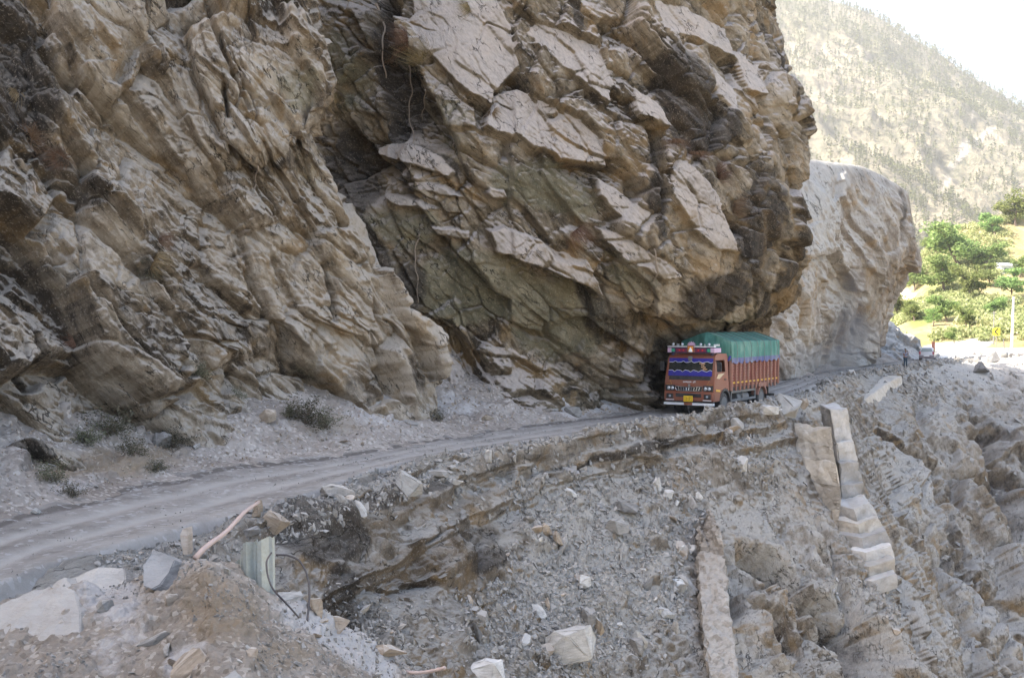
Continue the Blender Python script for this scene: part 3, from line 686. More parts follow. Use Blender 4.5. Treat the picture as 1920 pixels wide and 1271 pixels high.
def slope_fn(G, N, px, py):
    s = sstep(-.15, .3, G[..., 2]) ; below = sstep(.1, -.8, G[..., 2]); any_ = np.maximum(s, below)
    X, Y = px + ragged(G, 345, 30, .35), py + ragged(G, 346, 30, .35)
    # where the solid rock shows: right half and low down
    rock = np.clip(blob(X, Y, [(1560, 1150, 230, 200, 30, 1), (1850, 1000, 260, 280, 0, 1), (1700, 1250, 400, 160, 0, 1), (800, 1050, 140, 50, -12, .5), (1700, 860, 120, 60, 30, .7), (1180, 855, 240, 22, -15, .5), (2100, 900, 300, 300, 0, 1), (2000, 700, 60, 60, 0, .2)], 1), 0, 1)
    scl = np.clip(G[..., 1] / 45, .5, 1.6)
    tn = np.zeros(G.shape[:2]); D = strata(G, N, (.75, -.55, .35), (5.0, 2.0, .8, .32, .14), (.34, .42, .5, .5, .45), 401, .9, cell=(1.5, 1.7, 1.1), lo=.25, mask=.06 + .94 * rock * below, saw=0, ramp=.5, tone=tn)
    D += below * (.9 * fbm(G * .15, 421, 3) * rock + .22 * fbm(G * .6, 422, 4) + .09 * fbm(G * 2.2, 423, 4) + .035 * ridged(G * 6, 424, 3))
    r1, r2, v, e = worley(G / np.array((.5, .5, .4)), 405); D += .14 * any_ * np.where(r1 > .6, sstep(0, .4, e) * r2, 0) * (1 - .6 * rock)
    r1, r2, v, e = worley(G / np.array((1.2, 1.2, .9)), 407); D += .3 * below * np.where(r1 > .85, sstep(0, .5, e) * r2, 0) * (1 - rock)
    D = D * np.where(G[..., 2] > -.5, .6, 1) + s * (.06 * fbm(G * 1.3, 431, 3))
    # broken lip of the old road: a shelf, then a cut-back band
    D += .28 * fbm(G * 1.1, 433, 3) * (1 - sstep(.2, 1.3, np.abs(G[..., 2]))) * (px < 1560)
    for z0, dep, w, sd in ((-.6, .2, .10, 5), (-1.5, .2, .14, 6)):
        zz = G[..., 2] - z0 - .35 * fbm(G * .35, 440 + sd, 3)
        m = sstep(-.2, .25, fbm(G * .25, 450 + sd, 2) + .15) * (1 - sstep(1500, 1560, px)) * (1 - blob(X, Y, [(1120, 950, 120, 60, 0, 1)], 1))
        D -= dep * m * (1 - sstep(w, w * 4, np.abs(zz + w))) * (zz < w)
        D += dep * .5 * m * (zz > 0) * (1 - sstep(0, .5, zz))
    D = np.where((px > 1470) & (G[..., 2] > -.6), np.minimum(D, .10) * .6, D)
    # gullies following the fall line on the right hand rock
    q = G @ basis((.55, -.75, .35), NW).T
    g = ridged(np.stack((px * .012 - py * .006, py * .0016, G[..., 1] * .01), -1), 460, 4)
    D += rock * sstep(1350, 1600, px) * g * .5 * scl
    T = np.zeros(G.shape)
    T[..., 2] = blob(X, Y, [(600, 1005, 100, 65, 15, 1.3), (690, 940, 180, 24, -12, 1), (570, 965, 70, 40, 0, 1), (640, 1130, 50, 70, 0, .8), (900, 1060, 60, 30, 0, .8), (690, 1170, 70, 60, 30, .55), (900, 1010, 70, 30, 0, .5), (1180, 850, 180, 12, -14, .7), (1000, 865, 150, 10, -14, .5), (1640, 930, 30, 60, 0, .4), (1860, 870, 26, 110, -25, .5), (1800, 1010, 30, 60, 0, .5), (1300, 940, 80, 60, 0, .25), (1450, 1080, 60, 30, 40, .4)], 8)
    T[..., 1] = blob(X, Y, [(800, 960, 190, 20, -14, .8), (760, 1060, 130, 40, -10, .6), (880, 1080, 60, 40, 0, .6), (1240, 880, 110, 24, -10, .5), (1850, 900, 90, 160, -20, .5), (1880, 760, 60, 60, 0, .5), (700, 1000, 60, 24, -10, .6)], 9)
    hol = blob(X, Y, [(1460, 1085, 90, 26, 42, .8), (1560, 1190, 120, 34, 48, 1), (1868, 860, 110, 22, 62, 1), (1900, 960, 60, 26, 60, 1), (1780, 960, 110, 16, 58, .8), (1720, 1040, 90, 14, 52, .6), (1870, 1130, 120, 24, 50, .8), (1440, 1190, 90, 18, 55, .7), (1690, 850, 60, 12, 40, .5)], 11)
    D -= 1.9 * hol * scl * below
    T[..., 2] = np.maximum(T[..., 2], .62 * hol)  # hollows also darkened in the colour, as painted shade
    T[..., 0] = blob(X, Y, [(1150, 1050, 120, 200, -30, .6), (1400, 960, 90, 50, 40, .6), (1600, 1200, 120, 80, 40, .7), (1700, 1180, 100, 60, 45, .6), (1130, 1080, 90, 160, -35, .45), (1460, 860, 70, 60, 30, .6), (1700, 900, 80, 60, 30, .6), (1480, 760, 70, 20, 0, .8), (1780, 700, 120, 20, 10, .5), (1900, 1170, 100, 80, 40, .5), (1100, 1040, 130, 210, -32, .95)], 10)
    return D, np.concatenate((T, (.5 + .5 * tn * np.clip(rock + .2, 0, 1))[..., None]), -1)
SLO = rock_mat('shattered_slope', (.75, -.55, .35), olive_cols=((.13, .095, .06), (.225, .17, .115), (.33, .27, .20)), base=((.07, .052, .037), (.25, .21, .165), (.50, .455, .40)), dust=(.57, .54, .50), dust0=.38, dust1=1.0, dust_amt=.85, streak=.8, bump=1.2, sc=1.3)
build('slope', 'lower_slope', slope_ctrl(), SLO, slope_fn, 1.7, nblur=6, label='steep rubble slope falling away below the road')

# ---- foreground mound the camera stands behind
def mound_ctrl():
    cols = [-700, -300, 0, 150, 260, 330, 395, 450, 520, 600, 700, 775, 840]
    rid = [1420, 1300, 1172, 1116, 1086, 1062, 1047, 1068, 1120, 1150, 1205, 1262, 1330]
    dd = [6.2, 7.0, 8.2, 8.6, 8.8, 8.8, 8.6, 8.5, 8.6, 8.9, 9.2, 9.3, 9.3]
    C = []
    bk = lambda c, r, d, r2, Yb, zb: P(c, r2, d) if c > 500 else np.array(((c - 960) / F * Yb, Yb, zb))
    C.append([bk(c, r, d + 4.5, r + 900, d + 8.5, -.25) for c, r, d in zip(cols, rid, dd)])
    C.append([bk(c, r, d + 2.2, r + 240, d + 4, .35) for c, r, d in zip(cols, rid, dd)])
    C.append([P(c, r + 40, d + .8) for c, r, d in zip(cols, rid, dd)])
    C.append([P(c, r, d) for c, r, d in zip(cols, rid, dd)])
    C.append([P(c, r + 45, d - .45) for c, r, d in zip(cols, rid, dd)])
    C.append([P(c + (c - 395) * .12, r + 120, d - 1.1) for c, r, d in zip(cols, rid, dd)])
    C.append([P(c + (c - 395) * .25, r + 260, d - 2.0) for c, r, d in zip(cols, rid, dd)])
    C.append([P(c + (c - 395) * .5, r + 620, d - 3.6) for c, r, d in zip(cols, rid, dd)])
    C.append([P(c + (c - 395) * 1.5, 2600, 3.0) for c, r, d in zip(cols, rid, dd)])
    C.append([np.array((-5 + 9 * i / 12, .2, 1.9)) for i in range(13)])
    C.append([np.array((-5 + 9 * i / 12, -6, 1.9)) for i in range(13)])
    return C
def mound_fn(G, N, px, py):
    X, Y = px + ragged(G, 345, 30, 1.1), py + ragged(G, 346, 30, 1.1)
    peb = blob(X, Y, [(640, 1190, 160, 50, 30, 1), (210, 1230, 60, 50, 0, .6), (330, 1050, 60, 20, 0, .5)], 1)
    D = .10 * fbm(G * .9, 501, 4) + .04 * fbm(G * 4, 502, 4) + .012 * ridged(G * 14, 503, 3)
    r1, r2, v, e = worley(G / np.array((.16, .16, .12)), 505); D += .05 * np.where(r1 > .65 - .3 * peb, sstep(0, .35, e) * r2, 0)
    r1, r2, v, e = worley(G / np.array((.06, .06, .05)), 506); D += .016 * np.where(r1 > .55 - .3 * peb, sstep(0, .3, e), 0)
    r1, r2, v, e = worley(G / np.array((.55, .4, .4)), 508); D += .10 * np.where(r1 > .78, sstep(0, .4, e) * r2, 0)
    T = np.zeros(G.shape)
    T[..., 0] = np.maximum(.75 * peb, blob(X, Y, [(200, 1130, 90, 70, 0, .6), (340, 1240, 60, 40, -40, .7), (240, 1170, 40, 60, 0, .5)], 3))
    T[..., 1] = blob(X, Y, [(420, 1140, 130, 90, 20, .55), (520, 1240, 90, 40, 0, .5), (400, 1190, 70, 40, 0, .5)], 3)
    T[..., 2] = blob(X, Y, [(410, 1075, 60, 26, 0, .3), (470, 1180, 20, 14, 0, .4)], 3)
    return D, T
MOU = dirt_mat('dry_earth', ((.20, .165, .13), (.31, .265, .22), (.42, .38, .335)), 2.6, .8)
build('mound', 'mound', mound_ctrl(), MOU, mound_fn, 1.8, nblur=4, label='mound of dry earth and gravel in front of the road edge')

# ---- valley side with green trees
def hill_ctrl():
    cols = [1560, 1630, 1670, 1700, 1750, 1800, 1860, 1930, 2050, 2300, 2700]
    sky = [640, 596, 566, 532, 474, 440, 424, 415, 400, 380, 360]
    C = [[P(c, s + 10, 370) for c, s in zip(cols, sky)], [P(c, s, 320) for c, s in zip(cols, sky)]]
    for f, d in ((.35, 280), (.7, 230), (.93, 190), (1.0, 172), (1.1, 150)):
        C.append([P(c, s + (650 - s) * f, d) for c, s in zip(cols, sky)])
    return C
def hill_fn(G, N, px, py):
    D = 3.0 * fbm(G * .035, 601, 4) + .9 * fbm(G * .18, 602, 5) + .6 * ridged(G * .12, 603, 4)
    D *= sstep(660, 630, py)
    X, Y = px + ragged(G, 345, 16, .08), py + ragged(G, 346, 16, .08)
    T = np.zeros(G.shape)
    T[..., 0] = blob(X, Y, [(1800, 642, 70, 10, -5, 1), (1880, 660, 90, 16, 0, 1), (1780, 660, 60, 10, 0, .8), (1835, 600, 30, 12, 0, .6), (1700, 560, 20, 14, 0, .5)], 1)
    T[..., 1] = blob(X, Y, [(1790, 560, 80, 60, 0, .5), (1720, 590, 40, 30, 0, .6), (1900, 560, 60, 40, 0, .3)], 1)
    return D, T
m, nt = new_mat('dry_grass_hillside'); b = NB(nt)
tc = b.n('ShaderNodeTexCoord').outputs['Object']
n1 = b.noise(tc, .05, 6, .65, .5); n2 = b.noise(tc, .35, 7, .7); n3 = b.noise(tc, 1.6, 5, .7)
f = b.math('ADD', b.math('MULTIPLY', n1, .45), b.math('ADD', b.math('MULTIPLY', n2, .4), b.math('MULTIPLY', n3, .2)))
c = b.ramp(f, [(.38, (.15, .17, .055)), (.48, (.27, .25, .11)), (.56, (.35, .29, .15)), (.68, (.44, .37, .22))])
at = b.n('ShaderNodeAttribute', attribute_name='tint'); sp = b.n('ShaderNodeSeparateColor'); b.l(at.outputs['Color'], sp.inputs[0])
rg = b.math('MULTIPLY', b.math('SUBTRACT', n2, .5), .9)
c = b.mix(b.math('MULTIPLY', b.step(b.math('ADD', sp.outputs[1], rg), .3, .6), .7), c, (.12, .17, .04))
c = b.mix(b.step(b.math('ADD', sp.outputs[0], rg), .3, .6), c, (.5, .47, .42))
b.out(c, .95, b.bump(b.math('ADD', n2, b.math('MULTIPLY', n3, .5)), .9, 1.2), 0, .1)
HILLM = m
build('hill', 'hillside', hill_ctrl(), m, hill_fn, 1.6, nblur=4, label='sunlit hillside of dry grass beyond the bend')

# ---- distant mountain
def mt_ctrl():
    sp = [(700, -420), (1100, -190), (1300, -80), (1455, -6), (1520, 2), (1600, 24), (1650, 44), (1700, 78), (1750, 108), (1800, 146), (1840, 168), (1870, 190), (1900, 212), (1925, 224), (2000, 290), (2200, 420), (2600, 560), (3200, 640)]
    C = [[P(x, y + 60, 2100) for x, y in sp], [P(x, y, 1750) for x, y in sp]]
    for f, d in ((.18, 1600), (.4, 1380), (.65, 1120), (.85, 900), (1.0, 720), (1.25, 600)):
        C.append([P(x, y + (640 - y) * f, d + (0 if x < 1500 else 0)) for x, y in sp])
    return C
def mt_fn(G, N, px, py):
    g = G * np.array((1, 1, .45))
    D = 55 * ridged(g * .0022, 701, 3) + 22 * ridged(g * .007, 702, 4) + 7 * ridged(g * .025, 703, 4) + 2 * fbm(G * .1, 704, 3)
    D *= .25 + .75 * sstep(0, 90, py - np.interp(px, [1455, 1600, 1700, 1800, 1870, 1925, 2200], [-6, 24, 78, 146, 190, 224, 420]))
    X, Y = px + ragged(G, 345, 12, .01), py + ragged(G, 346, 14, .01)
    T = np.zeros(G.shape)
    T[..., 0] = blob(X, Y, [(1765, 240, 7, 60, -12, .7), (1760, 360, 9, 70, 22, .5), (1700, 200, 12, 30, 0, .5), (1600, 200, 30, 20, 0, .3), (1850, 230, 50, 20, 0, .35), (1790, 330, 60, 12, -35, .7), (1540, 230, 30, 40, 0, .4)], 1)
    T[..., 1] = blob(X, Y, [(1500, 60, 90, 60, 30, .5), (1640, 110, 140, 30, 30, .6), (1620, 250, 110, 30, 10, .4), (1850, 300, 80, 30, 0, .3)], 1)
    return D, T
m, nt = new_mat('pine_mountain'); b = NB(nt)
tc = b.n('ShaderNodeTexCoord').outputs['Object']
n1 = b.noise(tc, .006, 7, .65, .6); n2 = b.noise(tc, .03, 8, .7); n3 = b.noise(tc, .12, 6, .75)
f = b.math('ADD', b.math('MULTIPLY', n1, .35), b.math('ADD', b.math('MULTIPLY', n2, .4), b.math('MULTIPLY', n3, .25)))
c = b.ramp(f, [(.38, (.14, .14, .09)), (.46, (.25, .23, .16)), (.54, (.35, .30, .215)), (.66, (.45, .39, .30))])
at = b.n('ShaderNodeAttribute', attribute_name='tint'); sp = b.n('ShaderNodeSeparateColor'); b.l(at.outputs['Color'], sp.inputs[0])
rg = b.math('MULTIPLY', b.math('SUBTRACT', n2, .5), .9)
c = b.mix(b.math('MULTIPLY', b.step(b.math('ADD', sp.outputs[1], rg), .25, .6), .6), c, (.12, .13, .06))
c = b.mix(b.math('MULTIPLY', b.step(b.math('ADD', sp.outputs[0], rg), .35, .6), .8), c, (.5, .45, .38))
b.out(c, .95, b.bump(b.math('ADD', n2, b.math('MULTIPLY', n3, .6)), 1.0, 12), 0, .1)
build('mt', 'mountain', mt_ctrl(), m, mt_fn, 1.6, nblur=4, label='hazy far mountain dotted with pines')

# ---- ground of the valley far below, reaching the horizon
bm = bmesh.new(); bmesh.ops.create_grid(bm, x_segments=60, y_segments=60, size=6000)
for v in bm.verts: v.co.z = -75 + 10 * math.sin(v.co.x * .002) * math.cos(v.co.y * .0017)
o = obj('ground', bm, dirt_mat('valley_floor', ((.12, .11, .07), (.25, .21, .14), (.36, .31, .23)), .05, .4, dark=False), smooth=True); o['kind'] = 'structure'; o['label'] = 'valley floor far below the road'
# ---- unseen mountain side added behind the cliffs to shade the road
def shoulder():
    ys = np.linspace(62, SH_Y1, 70); us = np.linspace(0, 1, 60)
    G = np.zeros((70, 60, 3))
    for i, y in enumerate(ys):
        xr = SH_K * y - SH_O
        fall = sstep(SH_Y1, SH_Y1 - 25, y)
        for j, u in enumerate(us):
            d = 160 * u ** 1.6
            G[i, j] = (xr - d, y, -3 + fall * SH_H * (1 - math.exp(-d / SH_S)))
    G[..., 2] += 2.5 * fbm(G * .07, 801, 4)
    return G
SH_Y1, SH_K, SH_O, SH_H, SH_S = 150, .19, 1.5, 56, 22
grid_mesh('shading_mountainside', shoulder(), ROCKL, np.zeros((70, 60, 3)), False, 'structure', 'unseen mountain side added behind the cliffs as a shadow caster')

def left_wall():  # added out of view to keep sun off the road and foreground
    pts = [(-27, 36), (-21, 24), (-17.2, 14), (-15.5, 5), (-17, -8), (-20, -35), (-30, -90)]
    A = catmull(np.array(pts, float), np.linspace(0, 6, 90)); z = np.linspace(0, 1, 50)
    G = np.zeros((50, 90, 3))
    for i, u in enumerate(z):
        G[i, :, 0] = A[:, 0] - 45 * u ** 1.3; G[i, :, 1] = A[:, 1]; G[i, :, 2] = -.5 + 80 * u
    G[..., 0] += 2.5 * fbm(G * .12, 811, 4) + .8 * fbm(G * .5, 812, 3)
    return G
grid_mesh('shading_mountainside', left_wall(), ROCKL, np.zeros((50, 90, 3)), False, 'structure', 'unseen mountain side added past the camera to block the sun')
# ================================================================== ROCKS, WALLS, FOREGROUND THINGS
from mathutils import noise as mnoise
def rough(bm, amp, freq, seed=0, keep=None):
    bm.normal_update()
    for v in bm.verts:
        n = v.normal.copy(); p = v.co * freq + Vector((seed * 3.1, seed * 1.7, seed))
        v.co += n * amp * (mnoise.noise(p) + .5 * mnoise.noise(p * 2.3) + .25 * mnoise.noise(p * 5.1))
def rock_bm(seed, n=15, flat=.62, elong=1.3, bev=.035, cuts=1, amp=.03):
    r = random.Random(seed); bm = bmesh.new()
    for i in range(n):
        v = Vector((r.gauss(0, 1), r.gauss(0, 1), r.gauss(0, 1))).normalized() * r.uniform(.82, 1)
        v = Vector((max(-.8, min(.8, v.x)) * elong, max(-.75, min(.75, v.y)), max(-.6, min(.6, v.z)) * flat)) * .6
        bm.verts.new(v)
    res = bmesh.ops.convex_hull(bm, input=bm.verts)
    bmesh.ops.delete(bm, geom=[g for g in res['geom_interior'] if isinstance(g, bmesh.types.BMVert)], context='VERTS')
    bmesh.ops.dissolve_limit(bm, angle_limit=R_(12), verts=bm.verts, edges=bm.edges)
    if bev: bmesh.ops.bevel(bm, geom=list(bm.edges), offset=bev, segments=1, affect='EDGES')
    bmesh.ops.triangulate(bm, faces=bm.faces)
    for _ in range(cuts): bmesh.ops.subdivide_edges(bm, edges=bm.edges, cuts=1)
    rough(bm, amp, 2.6, seed)
    return bm
def stone_mat(name, c0, c1, dust, sc=2.0, band=6):
    m, nt = new_mat(name); b = NB(nt)
    tc = b.n('ShaderNodeTexCoord').outputs['Object']; oi = b.n('ShaderNodeObjectInfo')
    ad = b.n('ShaderNodeVectorMath', operation='ADD'); b.l(tc, ad.inputs[0]); b.l(oi.outputs['Random'], ad.inputs[1])
    n1 = b.noise(ad.outputs[0], sc, 6, .65, .4); mp = b.n('ShaderNodeMapping'); mp.inputs['Scale'].default_value = (1, 1, band); mp.inputs['Rotation'].default_value = (.3, .2, 0)
    b.l(ad.outputs[0], mp.inputs[0]); n2 = b.noise(mp.outputs[0], sc * 2, 7, .7); n3 = b.noise(ad.outputs[0], sc * 14, 5, .7)
    f = b.math('ADD', b.math('MULTIPLY', n1, .5), b.math('MULTIPLY', n2, .5))
    c = b.ramp(f, [(.36, c0), (.62, c1)])
    c = b.mix(b.math('MULTIPLY', b.step(n3, .52, .7), .3), c, tuple(x * .5 for x in c0))
    gn = b.n('ShaderNodeNewGeometry'); sx = b.n('ShaderNodeSeparateXYZ'); b.l(gn.outputs['Normal'], sx.inputs[0])
    c = b.mix(b.math('MULTIPLY', b.step(b.math('ADD', sx.outputs[2], b.math('MULTIPLY', b.math('SUBTRACT', n1, .5), .9)), .3, .9), .6), c, dust)
    hv = b.n('ShaderNodeHueSaturation'); b.l(c, hv.inputs['Color'])
    b.l(b.math('ADD', b.math('MULTIPLY', oi.outputs['Random'], .5), .75), hv.inputs['Value'])
    b.out(hv.outputs[0], .9, b.bump(b.math('ADD', n2, b.math('MULTIPLY', n3, .4)), .6, .05), 0, .2)
    return m
M_GREY = stone_mat('grey_stone', (.20, .185, .165), (.40, .375, .345), (.46, .43, .395))
M_SLAB = stone_mat('dusty_slab', (.17, .15, .13), (.40, .37, .335), (.45, .42, .385), 1.5)
M_PALE = stone_mat('pale_stone', (.34, .315, .28), (.60, .575, .54), (.58, .555, .525))
M_TAN = stone_mat('tan_stone', (.26, .205, .15), (.45, .375, .30), (.48, .44, .40))
M_DARK = stone_mat('dark_slate', (.13, .125, .12), (.27, .26, .25), (.36, .345, .33))
M_CON = stone_mat('old_concrete', (.35, .30, .245), (.53, .48, .41), (.53, .50, .46), .8, 1.4)
M_CON3 = stone_mat('rough_masonry', (.21, .18, .15), (.43, .38, .325), (.46, .425, .38), 2.5, 2)
M_CON2 = stone_mat('dusty_concrete', (.32, .295, .265), (.49, .46, .43), (.53, .505, .475), .8, 1.4)

def rock_at(key, px, py, wpx, hpx, mat, label, seed, name='boulder', flat=None, rz=None, rx=0.0, ry=0.0, sink=.25, lift=0.0, cat='rock', d=None, n=15, cuts=2):
    if d is None: p, nn = on(key, px, py + hpx * .30)
    else: p = Vector(P(px, py + hpx * .30, d))
    s = p.y / F; w, h = wpx * s, hpx * s
    bm = rock_bm(seed, n=n, flat=.8, elong=1.15, cuts=cuts + 1, amp=.045, bev=.012)
    xs = [v.co.x for v in bm.verts]; zs = [v.co.z for v in bm.verts]; ys = [v.co.y for v in bm.verts]
    sx, sz = w / (max(xs) - min(xs)), h / (max(zs) - min(zs)); sy = .8 * (sx + sz) / 2 * (flat or 1)
    for v in bm.verts: v.co = Vector((v.co.x * sx, v.co.y * sy, v.co.z * sz))
    o = obj(name, bm, mat); o.location = p + Vector((0, 0, h * (.5 - sink) + lift)); o.rotation_euler = (rx, ry, rnd.uniform(-.3, .3) if rz is None else rz)
    return tag(o, label, cat)
def block(name, poly, back, mat, label=None, cat=None, parent=None, seg=.35, amp=.04, freq=1.6, seed=0):
    """a slab: outline at its own distances (px,py,Y), given thickness by the vector `back`, then weathered"""
    bm = bmesh.new(); A = [Vector(P(*p)) for p in poly]; c0 = sum(A, Vector()) / len(A)
    bk = Vector(back); vs = [bm.verts.new(a - c0) for a in A]; ws = [bm.verts.new(a - c0 + bk) for a in A]
    bm.faces.new(vs); bm.faces.new(ws[::-1]); n = len(vs)
    for i in range(n): bm.faces.new((vs[i], ws[i], ws[(i+1) % n], vs[(i+1) % n]))
    bmesh.ops.recalc_face_normals(bm, faces=bm.faces)
    es = list(bm.edges); bmesh.ops.bevel(bm, geom=es, offset=seg * .12, segments=2, affect='EDGES')
    bmesh.ops.triangulate(bm, faces=bm.faces)
    for _ in range(7):
        lo = [e for e in bm.edges if e.calc_length() > seg]
        if not lo: break
        bmesh.ops.subdivide_edges(bm, edges=lo, cuts=1); bmesh.ops.triangulate(bm, faces=bm.faces)
    bmesh.ops.remove_doubles(bm, verts=bm.verts, dist=.002)
    rough(bm, amp, freq, seed)
    o = obj(name, bm, mat, parent)
    o.location = c0 if parent is None else c0 - Vector(parent.location)
    if label: tag(o, label, cat)
    return o

# ---- broken retaining walls under the road edge
t = thing('retaining_wall', 'stepped remains of a tan concrete retaining wall below the big pale boulders', 'wall', Vector(P(1545, 900, 51)))
for i, pl in enumerate([[(1506, 824), (1530, 808), (1558, 800), (1562, 838), (1536, 850), (1502, 868)], [(1521, 862), (1562, 836), (1567, 868), (1520, 894)], [(1532, 892), (1568, 866), (1575, 912), (1536, 930)], [(1542, 930), (1576, 911), (1577, 956), (1554, 976)], [(1554, 976), (1576, 955), (1569, 1002)]]):
    d = 51.6 - .45 * i
    block('wall_step', [(x, y, d + (1545 - x) * .02) for x, y in pl], (-1.6, 2.6, .05), M_CON, parent=t, seg=.2, amp=.09, freq=1.8, seed=i)
t = thing('retaining_wall', 'tall broken grey concrete pillar with curved tiers beside the stepped wall', 'wall', Vector(P(1610, 950, 51)))
for i, pl in enumerate([[(1556, 768), (1588, 766), (1594, 790), (1600, 830), (1570, 836), (1562, 800)], [(1568, 830), (1602, 826), (1607, 864), (1572, 866)], [(1574, 868), (1610, 866), (1618, 905), (1578, 912)], [(1577, 910), (1619, 905), (1623, 946), (1596, 950), (1576, 938)]]):
    block('wall_step', [(x, y, 53.2 - .55 * i + (x - 1590) * .012) for x, y in pl], (.3, 3.0, .05), M_CON2, parent=t, seg=.2, amp=.14, freq=1.3, seed=10 + i)
for i in range(6):
    y0 = 948 + i * 27; xr = (1630, 1648, 1661, 1671, 1677, 1680)[i]; xr2 = (1648, 1661, 1671, 1677, 1680, 1682)[i]; xl = (1571, 1568, 1570, 1576, 1582, 1590)[i]
    d = 49.9 - .62 * i
    block('wall_tier', [(xl, y0 - 2, d), ((xl + xr) / 2, y0 + 6, d - .5), (xr, y0 - 8, d + .2), (xr2, y0 + 18, d + .2), ((xl + xr2) / 2, y0 + 34, d - .55), (xl + 2, y0 + 27, d)], (.3, 2.8, .05), M_CON2 if i % 3 != 1 else M_CON, parent=t, seg=.22, amp=.12, freq=1.1, seed=20 + i)
o = block('retaining_wall', [(1590, 800, 79), (1588, 782, 79), (1606, 762, 81), (1640, 735, 88), (1668, 716, 94), (1692, 704, 98), (1693, 720, 98), (1672, 742, 93), (1645, 766, 87), (1604, 798, 80)], (-2.5, 2.0, 0), M_CON, 'long low pale concrete wall under the road edge near the person', 'wall', seg=.5, amp=.12, freq=.8)
o = block('retaining_wall', [(1309, 1040, 38.8), (1320, 1006, 38.9), (1330, 1036, 38.8), (1340, 1000, 38.8), (1350, 988, 38.8), (1358, 1040, 38.2), (1366, 1120, 36.4), (1380, 1230, 34.2), (1392, 1330, 32.4), (1340, 1330, 32.2), (1322, 1190, 34.6), (1313, 1100, 37.0)], (.3, 4.0, .0), M_CON3, 'lone upright slab of rough tan masonry standing in the rubble slope', 'wall', seg=.16, amp=.14, freq=3.0)

# ---- foreground slabs, stones
block('rock_slab', [(-90, 1200, 8.1), (0, 1133, 8.4), (60, 1106, 8.5), (122, 1083, 8.6), (138, 1108, 8.4), (151, 1150, 8.1), (152, 1222, 7.7), (128, 1262, 7.4), (90, 1300, 7.2), (-90, 1370, 6.9)], (.05, .3, -.1), M_SLAB, 'largest smooth grey slab lying at the near left corner', 'rock', seg=.06, amp=.035, freq=3.4)
block('rock_slab', [(125, 1086, 8.75), (160, 1070, 8.8), (205, 1066, 8.85), (232, 1067, 8.85), (237, 1085, 8.75), (222, 1112, 8.6), (205, 1150, 8.35), (178, 1186, 8.1), (156, 1206, 7.95), (153, 1150, 8.3), (139, 1108, 8.55)], (.05, .26, -.1), M_SLAB, 'flat grey slab leaning against the largest slab at the near left', 'rock', seg=.06, amp=.03, freq=3.4, seed=3)
block('rock_slab', [(268, 1098, 8.4), (266, 1060, 8.55), (284, 1029, 8.7), (309, 1037, 8.7), (328, 1049, 8.65), (318, 1072, 8.55), (300, 1096, 8.4), (284, 1104, 8.35)], (.12, .12, -.1), M_DARK, 'grey angular slab standing on the left flank of the earth mound', 'rock', seg=.06, amp=.012, freq=4, seed=5)
block('standing_stone', [(336, 1003, 19.2), (342, 991, 19.3), (351, 988, 19.3), (353, 1004, 19.2), (352, 1040, 19.0), (343, 1040, 19.0)], (.05, .14, 0), M_TAN, 'small upright tan stone on the road verge left of the pole', 'rock', seg=.08, amp=.012, freq=4, seed=6)
rock_at('slope', 512, 976, 52, 50, M_TAN, 'tan wedge shaped rock leaning beside the top of the pink pole', 31, name='rock_slab', flat=.6, ry=.5)
rock_at('slope', 482, 950, 17, 40, M_TAN, 'narrow pointed stone under the top end of the pink pole', 32, name='standing_stone')
rock_at('slope', 474, 992, 34, 22, M_DARK, 'low grey stone at the foot of the tan wedge rock', 33)
rock_at('slope', 768, 910, 56, 36, M_PALE, 'bright white wedge of rock on the road shoulder', 34, ry=.55, sink=.1)
rock_at('slope', 918, 855, 15, 27, M_PALE, 'small upright white stone on the road shoulder', 35, name='standing_stone', sink=.1)
rock_at('slope', 631, 918, 70, 26, M_GREY, 'broad low bluish grey rock at the road edge before the white wedge', 36)
rock_at('slope', 855, 900, 32, 14, M_PALE, 'flat pale stone just below the white wedge of rock', 37)
rock_at('slope', 820, 885, 44, 16, M_GREY, 'flat grey stone between the white wedge and the upright white stone', 52)
rock_at('slope', 1072, 1206, 92, 66, M_PALE, 'largest white boulder low on the rubble slope', 38, sink=.15, ry=-.25)
rock_at('slope', 1105, 1152, 30, 34, M_GREY, 'grey stone resting against the top of the largest white boulder', 39)
rock_at('slope', 918, 1262, 76, 44, M_PALE, 'white block cut by the bottom edge of the view', 40, sink=.1)
rock_at('slope', 1236, 904, 18, 28, M_PALE, 'upper of two pale oval stones under the road edge', 41)
rock_at('slope', 1253, 922, 22, 18, M_PALE, 'lower of two pale oval stones under the road edge', 42)
rock_at('slope', 1175, 944, 54, 24, M_DARK, 'dark flat slab tilting down the rubble slope', 43, ry=.35, flat=1.2)
rock_at('slope', 1158, 982, 44, 30, M_GREY, 'grey block just below the dark flat slab', 44)
rock_at('slope', 1024, 990, 26, 26, M_TAN, 'tan rounded stone on the middle of the rubble slope', 45)
rock_at('slope', 1048, 1006, 14, 32, M_TAN, 'thin tan splinter beside the tan rounded stone', 46, ry=-.5)
rock_at('slope', 1097, 1086, 24, 30, M_PALE, 'pale angular stone midway down the rubble slope', 47)
rock_at('slope', 1474, 758, 60, 42, M_PALE, 'large pale boulder at the road edge behind the truck', 48, sink=.2, ry=.2)
rock_at('slope', 1508, 757, 26, 26, M_TAN, 'squarish tan boulder right of the large pale boulder', 49, sink=.2)
rock_at('slope', 1440, 766, 40, 22, M_PALE, 'flat pale rock left of the large pale boulder', 50, sink=.2)
rock_at('slope', 1195, 1210, 30, 34, M_GREY, 'grey stone alone right of the largest white boulder', 51)
rock_at('mound', 543, 1116, 52, 22, M_PALE, 'flat white stone under the cable loop', 61, sink=.3)
rock_at('mound', 594, 1132, 28, 42, M_TAN, 'upright pale stone at the right foot of the cable loop', 62, sink=.3)
